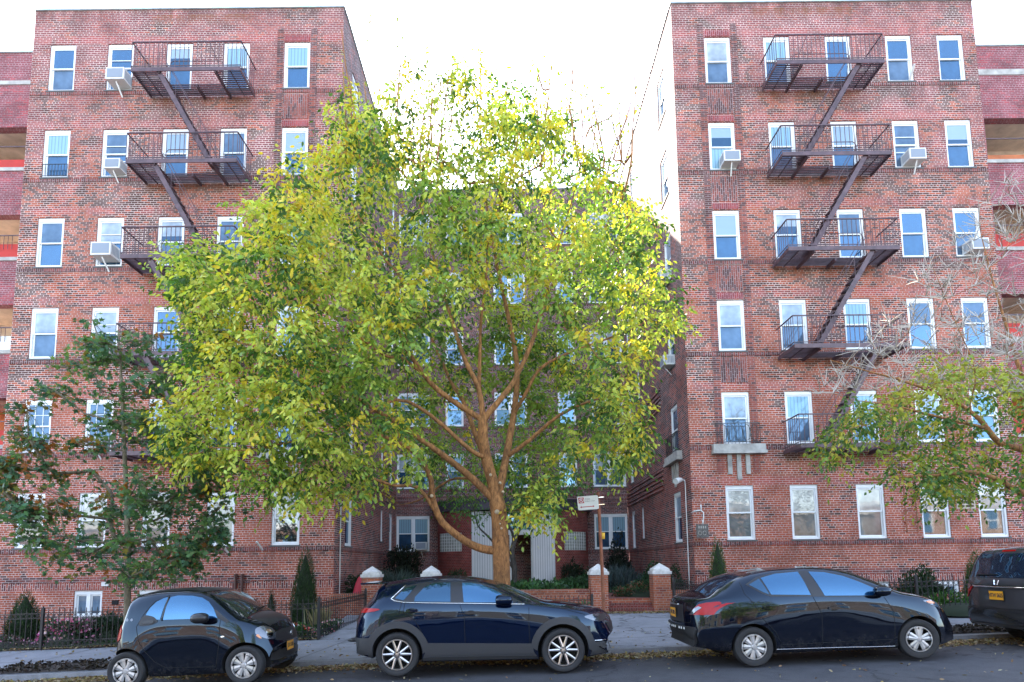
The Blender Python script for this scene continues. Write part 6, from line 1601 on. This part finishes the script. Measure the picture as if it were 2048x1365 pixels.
# ---- small dark tree in the court
CY = 21.5
root = empty('court_tree', at(1028, 1178, CY), 0, 'small dark-barked forked tree in the court planting before the entrance', 'tree'); org = root.location.copy()
sk = Skel(); tr = sk.limb(L([(1028, 1182), (1029, 1140), (1024, 1105), (1030, 1080)], [CY]*4), r0=.11, r1=.085)
sk.limb(L([(1020, 1055), (1010, 1030), (985, 980), (960, 900), (930, 850)], np.linspace(CY, 22, 5)), tr[-1], .05, .01)
sk.limb(L([(1044, 1045), (1056, 1010), (1075, 970), (1100, 930), (1120, 900)], np.linspace(CY, 21, 5)), tr[-1], .065, .012)
sk.limb(L([(1000, 1100), (975, 1072), (955, 1050), (940, 1000), (890, 960)], np.linspace(CY, 21, 5)), tr[3], .05, .01)
T_ = []
while len(T_) < 430:
    u, v = rng.uniform(830, 1190), rng.uniform(830, 1060)
    if ((u - 1010) / 180) ** 2 + ((v - 940) / 115) ** 2 > 1: continue
    T_.append(at(u, v, CY + rng.uniform(-1.8, 1.8)))
tp = sk.grow(T_, jit=.04); sk.build('trunk', M['bark_dark'], root, org, rtip=.005, pw=2.4)
P0, D0, S0, C0 = tree_leaves(sk, tp, 16, .25, .13, lambda p: (.08, .19, .04) if rng.random() < .7 else (.18, .30, .06)); leaves('crown', P0, D0, S0, C0, 'ovate', M['leaf'], root, org)

# ------------------------------------------------------------------ shrubs, flowers, ground cover
def shrub(name, label, cat, c, r, cols, n, shape='ovate', size=.07, cone=False, group=None, flowers=None, up=.3, core=True):
    c = Vector(c); root = empty(name, c, 0, label, cat, group); nrm = rng.normal(size=(n, 3)); nrm /= np.linalg.norm(nrm, axis=1, keepdims=True); nrm[:, 2] = np.abs(nrm[:, 2])
    if cone:
        t = 1 - np.sqrt(rng.random(n)); a = rng.uniform(0, 2*math.pi, n); prof = (1 - t) ** .62 * (1 - .35 * np.exp(-((t) / .12) ** 1)); rr = prof * rng.uniform(.80, 1.06, n) * (1 + .10 * np.sin(a * 3 + t * 9) + .07 * np.sin(a * 7 + t * 23))
        pos = np.stack([c.x + r[0] * rr * np.cos(a), c.y + r[1] * rr * np.sin(a), c.z + .03 + r[2] * t], 1); d = np.stack([np.cos(a) * .5, np.sin(a) * .5, np.full(n, 1.0)], 1) + rng.normal(size=(n, 3)) * .3
    else:
        lump = 1 + .16 * np.sin(nrm[:, 0] * 5 + c.x * 3) * np.cos(nrm[:, 1] * 6 + 1) + .12 * np.sin(nrm[:, 2] * 9 + c.x)
        rad = rng.uniform(.72, 1.05, n) * lump; pos = np.array(c) + nrm * rad[:, None] * np.array(r); d = nrm + rng.normal(size=(n, 3)) * .6; d[:, 2] += up
    ci = rng.integers(0, len(cols), n); col = jitter_col(np.array(cols)[ci], n, .35, .2) * .62
    leaves('foliage', pos, d, size * rng.uniform(.6, 1.3, n), col, shape, M['leaf_dull'], root, c)
    if core:
        mb = MB()
        if cone: mb.lathe([(r[0] * .72, .0), (r[0] * .70, r[2] * .25), (r[0] * .45, r[2] * .62), (.02, r[2] * .9)], c, 'z', 12)
        else: mb.lathe([(r[0] * .70 * math.cos(a), r[2] * .66 * math.sin(a)) for a in np.linspace(0, math.pi/2, 6)], c, 'z', 12)
        mb.build('dark_core', simple('shrub_core', (.02, .03, .015), .95) if 'shrub_core' not in bpy.data.materials else bpy.data.materials['shrub_core'], root, org=c, smooth=True)  # solid dark core filling the inside of the foliage
    if flowers:
        fc, fn, fs = flowers; q = rng.normal(size=(fn, 3)); q /= np.linalg.norm(q, axis=1, keepdims=True); q[:, 2] = np.abs(q[:, 2])
        pos = np.array(c) + q * np.array(r) * 1.04; d = q + rng.normal(size=(fn, 3)) * .4; leaves('blossom', pos, d, fs * rng.uniform(.7, 1.3, fn), jitter_col(np.array(fc)[rng.integers(0, len(fc), fn)], fn, .2, .1), 'round', M['leaf_dull'], root, c)
    return root
EG = [(.03, .085, .02), (.05, .12, .025), (.02, .06, .018)]
def yy(x, y): return yard_z(x, y)
shrub('arborvitae', 'broad cone-shaped evergreen behind the fence at the far left', 'evergreen', (-12.85, 16.1, yy(-12.9, 16)), (.45, .45, 1.32), EG, 5200, 'blade', .10, True, 'clipped evergreens')
shrub('arborvitae', 'tall twin-topped evergreen at the left wing corner', 'evergreen', (-5.72, 16.9, yy(-5.7, 17)), (.42, .42, 2.25), EG, 7000, 'blade', .10, True, 'clipped evergreens')
shrub('arborvitae', 'slim pointed evergreen under the hanging plaque', 'evergreen', (5.95, 17.2, yy(6, 17)), (.33, .33, 2.15), [(.05, .13, .02), (.07, .16, .03)], 5200, 'blade', .09, True, 'clipped evergreens')
shrub('arborvitae', 'rounded evergreen beside the grey minivan', 'evergreen', (12.75, 16.4, yy(12.7, 16.4)), (.46, .46, 1.5), [(.05, .13, .03), (.07, .17, .04)], 4800, 'blade', .10, True, 'clipped evergreens')
shrub('arborvitae', 'small dark columnar evergreen left of the twin-topped one', 'evergreen', (-6.25, 15.9, yy(-6.3, 16)), (.13, .13, 1.15), [(.02, .05, .025)], 1600, 'blade', .09, True, 'clipped evergreens')
LG = [(.04, .11, .03), (.06, .15, .04), (.03, .08, .025)]
shrub('flower_bush', 'pink flowering bush behind the left fence', 'flower bush', (-11.1, 15.4, yy(-11, 15.4)), (.75, .42, .58), [(.05, .12, .05), (.07, .14, .07), (.30, .16, .20)], 2600, 'round', .075, flowers=([(.75, .16, .42), (.85, .35, .6), (.8, .6, .65)], 520, .07))
shrub('bush', 'dark round bush right of the pink flowers', 'bush', (-10.25, 15.7, yy(-10, 15.7)), (.6, .4, .68), [(.03, .07, .035), (.05, .09, .05)], 2300, 'ovate', .09)
shrub('bush', 'leafy green plant at the left edge of the picture', 'bush', (-13.7, 15.6, yy(-13.7, 15.6)), (.5, .4, .45), [(.10, .22, .04), (.06, .15, .03)], 1400, 'ovate', .10)
shrub('bush', 'green shrub behind the oak trunk', 'bush', (-8.9, 15.8, yy(-9, 15.8)), (.6, .4, .75), LG + [(.3, .06, .04)], 1800, 'ovate', .10)
shrub('bush', 'clipped green bush left of the small columnar evergreen', 'bush', (-6.95, 15.7, yy(-7, 15.7)), (.55, .4, .70), [(.07, .13, .06), (.05, .10, .05)], 2300, 'ovate', .08)
shrub('flower_bush', 'red flowering plants beside the fence corner post', 'flower bush', (-5.6, 15.15, yy(-5.6, 15)), (.75, .3, .32), [(.06, .16, .04), (.09, .2, .05)], 1600, 'round', .07, flowers=([(.75, .03, .03), (.85, .25, .25), (.8, .7, .7)], 260, .06))
shrub('flower_bed', 'low pink and white flowers along the slanting fence', 'flower bed', (-4.75, 16.0, yy(-4.8, 16)), (.28, 1.1, .26), [(.06, .14, .05)], 1100, 'round', .06, flowers=([(.8, .35, .45), (.8, .75, .72)], 260, .05))
shrub('flower_bed', 'low mixed flowers at the left end of the fence', 'flower bed', (-12.6, 15.1, yy(-12.6, 15)), (.9, .25, .25), [(.06, .14, .06), (.2, .12, .14)], 1100, 'round', .06, flowers=([(.7, .3, .5), (.8, .7, .75)], 200, .05))
shrub('bush', 'dark green bush behind the fence right of the black sedan', 'bush', (11.0, 16.2, yy(11, 16.2)), (.72, .5, .95), [(.025, .06, .02), (.04, .085, .03)], 3000, 'ovate', .09)
shrub('flower_bed', 'bright green plants with pink flowers behind the right fence', 'flower bed', (11.0, 15.1, yy(11, 15.1)), (1.3, .25, .42), [(.12, .28, .05), (.08, .2, .04)], 2400, 'ovate', .08, flowers=([(.8, .2, .3), (.85, .6, .55)], 110, .06))
# ornamental grass
root = empty('ornamental_grass', (-4.95, 15.9, yy(-5, 15.9)), 0, 'dry pale ornamental grass behind the slanting fence', 'ornamental grass'); n = 110
b_ = np.array(root.location); P0 = b_ + rng.normal(size=(n, 3)) * np.array([.10, .12, 0]); D0 = rng.normal(size=(n, 3)) * .28; D0[:, 2] = 1
leaves('blades', P0, D0, rng.uniform(.4, .85, n), jitter_col((.26, .23, .13), n), 'blade', M['leaf_dull'], root, b_)
# court planting
CT = [('holly_shrub', 'tall dark glossy shrub at the left court window', (-4.25, 24.3, .74), (.75, .6, 1.9), [(.018, .03, .02), (.03, .045, .025)], 3400, 'ovate', .11),
 ('holly_shrub', 'tall dark shrub below the right court window', (4.55, 25.2, .74), (.55, .5, 1.95), [(.018, .03, .022), (.03, .045, .03)], 2600, 'ovate', .11),
 ('yucca', 'spiky blue grey plant left of the left court piers', (-4.2, 21.2, .74), (.85, .6, .55), [(.10, .15, .14), (.14, .19, .18)], 900, 'blade', .5),
 ('yucca', 'spiky blue grey plant below the right court window', (4.1, 22.4, .74), (.8, .6, .62), [(.09, .14, .15), (.14, .19, .2)], 900, 'blade', .5),
 ('bush', 'round green bush at the left curved brick wall', (-2.2, 24.9, .74), (.8, .6, .75), [(.04, .10, .04), (.06, .13, .05)], 2200, 'ovate', .09),
 ('bush', 'dark round shrub at the right curved brick wall', (2.6, 24.8, .74), (.5, .5, 1.2), [(.018, .035, .018), (.03, .055, .025)], 2400, 'ovate', .08),
 ('bush', 'green bush between the dark shrub and the right pier', (3.25, 23.0, .74), (.75, .6, .85), [(.04, .10, .035), (.05, .12, .045)], 2400, 'ovate', .09),
 ('bush', 'leafy bush just behind the middle right pier', (2.0, 18.9, .74), (.5, .4, .62), [(.05, .13, .04), (.04, .1, .035)], 1500, 'ovate', .09),
 ('bush', 'large green bush left of the right end pier', (4.9, 20.2, .74), (.65, .9, .85), [(.035, .09, .045), (.05, .12, .05)], 3000, 'ovate', .09),
 ('ground_cover', 'reddish and green ground cover beside the court path', (4.1, 19.0, .74), (.85, .5, .42), [(.05, .12, .05), (.30, .14, .09), (.08, .16, .06)], 1900, 'round', .07),
 ('bush', 'green bush beside the leftmost brick pier', (-3.4, 20.4, .74), (.6, .6, .62), [(.04, .12, .04), (.05, .13, .05)], 1600, 'ovate', .09),
 ('bush', 'dark bush behind the red cover at the left wing', (-4.85, 19.3, .74), (.4, .5, .75), [(.03, .07, .03)], 1200, 'ovate', .08),
 ('bush', 'small bush behind the right end pier', (5.2, 18.9, .74), (.25, .4, .85), [(.03, .07, .03)], 900, 'ovate', .07)]
for (nm, lb, c_, r_, co_, n_, sh_, sz_) in CT:
    shrub(nm, lb, {'holly_shrub': 'shrub', 'yucca': 'yucca', 'bush': 'bush', 'ground_cover': 'ground cover'}[nm], c_, r_, co_, n_, sh_, sz_, up=.5 if nm != 'yucca' else .9)
n = 5200; u = rng.uniform(-1.95, 2.3, n); y = 18.35 + rng.random(n) ** 1.5 * 4.5; z = .76 + rng.random(n) * .36 + .10 * np.sin(u * 5) * np.cos(y * 3)
D0 = rng.normal(size=(n, 3)) * .6; D0[:, 2] += .7
o = leaves('ivy_bed', np.stack([u, y, z], 1), D0, rng.uniform(.08, .20, n), jitter_col(np.array([(.035, .10, .03), (.06, .15, .04), (.03, .07, .03)])[rng.integers(0, 3, n)], n, .3), 'ovate', M['leaf_dull'], None, (0, 18.4, .74)); tag(o, 'mass of green bedding plants above the middle garden wall', 'bedding plants', kind='stuff')
n = 900; u = rng.uniform(-1.9, 2.2, n); y = rng.uniform(16.7, 17.7, n); z = .28 + rng.random(n) * .45 * (np.sin(u * 3.1) > 0)
o = leaves('bedding_plants', np.stack([u, y, z], 1), rng.normal(size=(n, 3)) * .6 + np.array([0, 0, .6]), rng.uniform(.07, .16, n), jitter_col((.05, .13, .04), n), 'ovate', M['leaf_dull'], None, (0, 17.2, .25)); tag(o, 'sparse green plants between the low rail fence and the middle wall', 'bedding plants', kind='stuff')
# grass
n = 26000; side_ = rng.random(n) < .55; x = np.where(side_, rng.uniform(-17, -4.7, n), rng.uniform(5.3, 17.5, n)); y = rng.uniform(14.76, 16.4, n)
z = np.array([yard_z(a, b) for a, b in zip(x, y)]); D0 = rng.normal(size=(n, 3)) * .35; D0[:, 2] = 1
o = leaves('grass', np.stack([x, y, z], 1), D0, rng.uniform(.05, .14, n), jitter_col(np.array([(.035, .10, .02), (.05, .13, .025), (.03, .07, .02)])[rng.integers(0, 3, n)], n), 'blade', M['leaf_dull'], None, (0, 15.5, .2)); tag(o, 'short green grass behind the iron fences', 'grass', kind='stuff')
# fallen leaves
def litter(name, label, xs_, ys_, zf, cols, size=.055):
    n = len(xs_); z = np.array([zf(a, b) for a, b in zip(xs_, ys_)]) + rng.uniform(.006, .03, n); d = rng.normal(size=(n, 3)); d[:, 2] *= .18
    T = SH['ovate']; o = leaves(name, np.stack([xs_, ys_, z], 1), d, size * rng.uniform(.5, 1.3, n), jitter_col(np.array(cols)[rng.integers(0, len(cols), n)], n, .3), 'ovate', M['leaf_dull'], None, (0, 12, .1)); tag(o, label, 'fallen leaves', kind='stuff')
LC = [(.30, .21, .12), (.40, .32, .20), (.18, .11, .06), (.36, .30, .20), (.11, .07, .04), (.32, .24, .08)]
n = 30000; x = rng.uniform(-17, 15, n); keep = (np.sin(x * .9) + np.sin(x * 2.3 + 1) * .6 + rng.normal(size=n) * .6) > -.9; x = x[keep]; n = len(x)
litter('fallen_leaves', 'dry yellow brown leaves drifted in the gutter against the kerb', x, KY - .02 - np.abs(rng.normal(size=n)) * .27, lambda a, b: road_z(a, b), LC, .072)
n = 900; litter('fallen_leaves', 'leaves scattered on the pavement', rng.uniform(-17, 15, n), rng.uniform(KY + .1, FY - .05, n), sidewalk_z, LC, .07)
n = 750; litter('fallen_leaves', 'small leaves scattered on the asphalt', rng.uniform(-14, 13, n), rng.uniform(6.5, KY - .1, n), road_z, LC, .055)
n = 2600; x = np.concatenate([rng.uniform(-17, -4.7, n // 2), rng.uniform(5.2, 15, n // 2)]); litter('fallen_leaves', 'leaves caught along the foot of the iron fences', x, FY + rng.normal(size=len(x)) * .07, lambda a, b: yard_z(a, max(b, FY)), LC, .06)
n = 1500; litter('fallen_leaves', 'leaves gathered at the foot of the court steps', rng.uniform(1.9, 4.6, n), 17.62 - np.abs(rng.normal(size=n)) * .16, lambda a, b: ap(a, b)[2], LC, .06)
# tree pits
for (x0, x1, lb) in ((-10.2, -6.9, 'dark mulch around the young oak trunk'), (-1.1, 1.0, 'dark mulch around the big tree trunk'), (8.2, 12.2, 'dark mulch around the right edge tree')):
    mb = MB(); us = np.linspace(x0, x1, 12); vs = np.linspace(KY + .18, KY + 1.15, 6)
    hgt = {}
    mb.sheet(lambda a, b: (a, b, sidewalk_z(a, b) + .012 + .035 * math.sin((a - x0) / (x1 - x0) * math.pi) * math.sin((b - KY - .18) / .97 * math.pi)), list(us), list(vs)); o = struct('tree_pit', mb, M['soil']); o['label'] = lb
    n = 1800; a = rng.uniform(x0 + .03, x1 - .03, n); b = rng.uniform(KY + .2, KY + 1.13, n); z = np.array([sidewalk_z(p, q) for p, q in zip(a, b)]) + .02 + rng.random(n) * .04
    o = leaves('mulch', np.stack([a, b, z], 1), rng.normal(size=(n, 3)) * np.array([1, 1, .5]), rng.uniform(.03, .08, n), jitter_col(np.array([(.03, .022, .018), (.06, .045, .035), (.015, .012, .01)])[rng.integers(0, 3, n)], n), 'round', M['leaf_dull'], None, ((x0 + x1) / 2, 12.2, 0)); tag(o, lb + ', loose chips', 'mulch', kind='stuff')
# red cover by the left wing, black bag on the pavement
mb = MB(); c_ = Vector((-4.65, 18.75, .85)); mb.lathe([(.22, 0), (.20, .15), (.14, .38), (.07, .55), (.02, .62)], c_, 'z', 12); o = mb.build('red_cover', simple('red_cloth', (.45, .03, .05), .7, bmp=.5, bs=9, bd=.03), None, smooth=True, org=c_); tag(o, 'small red cone-shaped cover beside the leftmost brick pier', 'cover')
bx, by = -3.55, 14.2; c_ = Vector((bx, by, sidewalk_z(bx, by))); bm = bmesh.new(); bmesh.ops.create_icosphere(bm, subdivisions=3, radius=1)
for v in bm.verts:
    k = 1 + .18 * math.sin(v.co.x * 7 + v.co.y * 3) * math.cos(v.co.y * 9); v.co = Vector((v.co.x * .21 * k, v.co.y * .12 * k, max(0, v.co.z * .055 * k + .03)))
me = bpy.data.meshes.new('black_bag'); bm.to_mesh(me); bm.free(); me.materials.append(simple('black_plastic', (.012, .012, .014), .3)); me.polygons.foreach_set('use_smooth', [True] * len(me.polygons)); o = bpy.data.objects.new('black_bag', me); COL.objects.link(o); o.location = c_; tag(o, 'small crumpled black plastic bag on the pavement behind the crossover', 'bag')
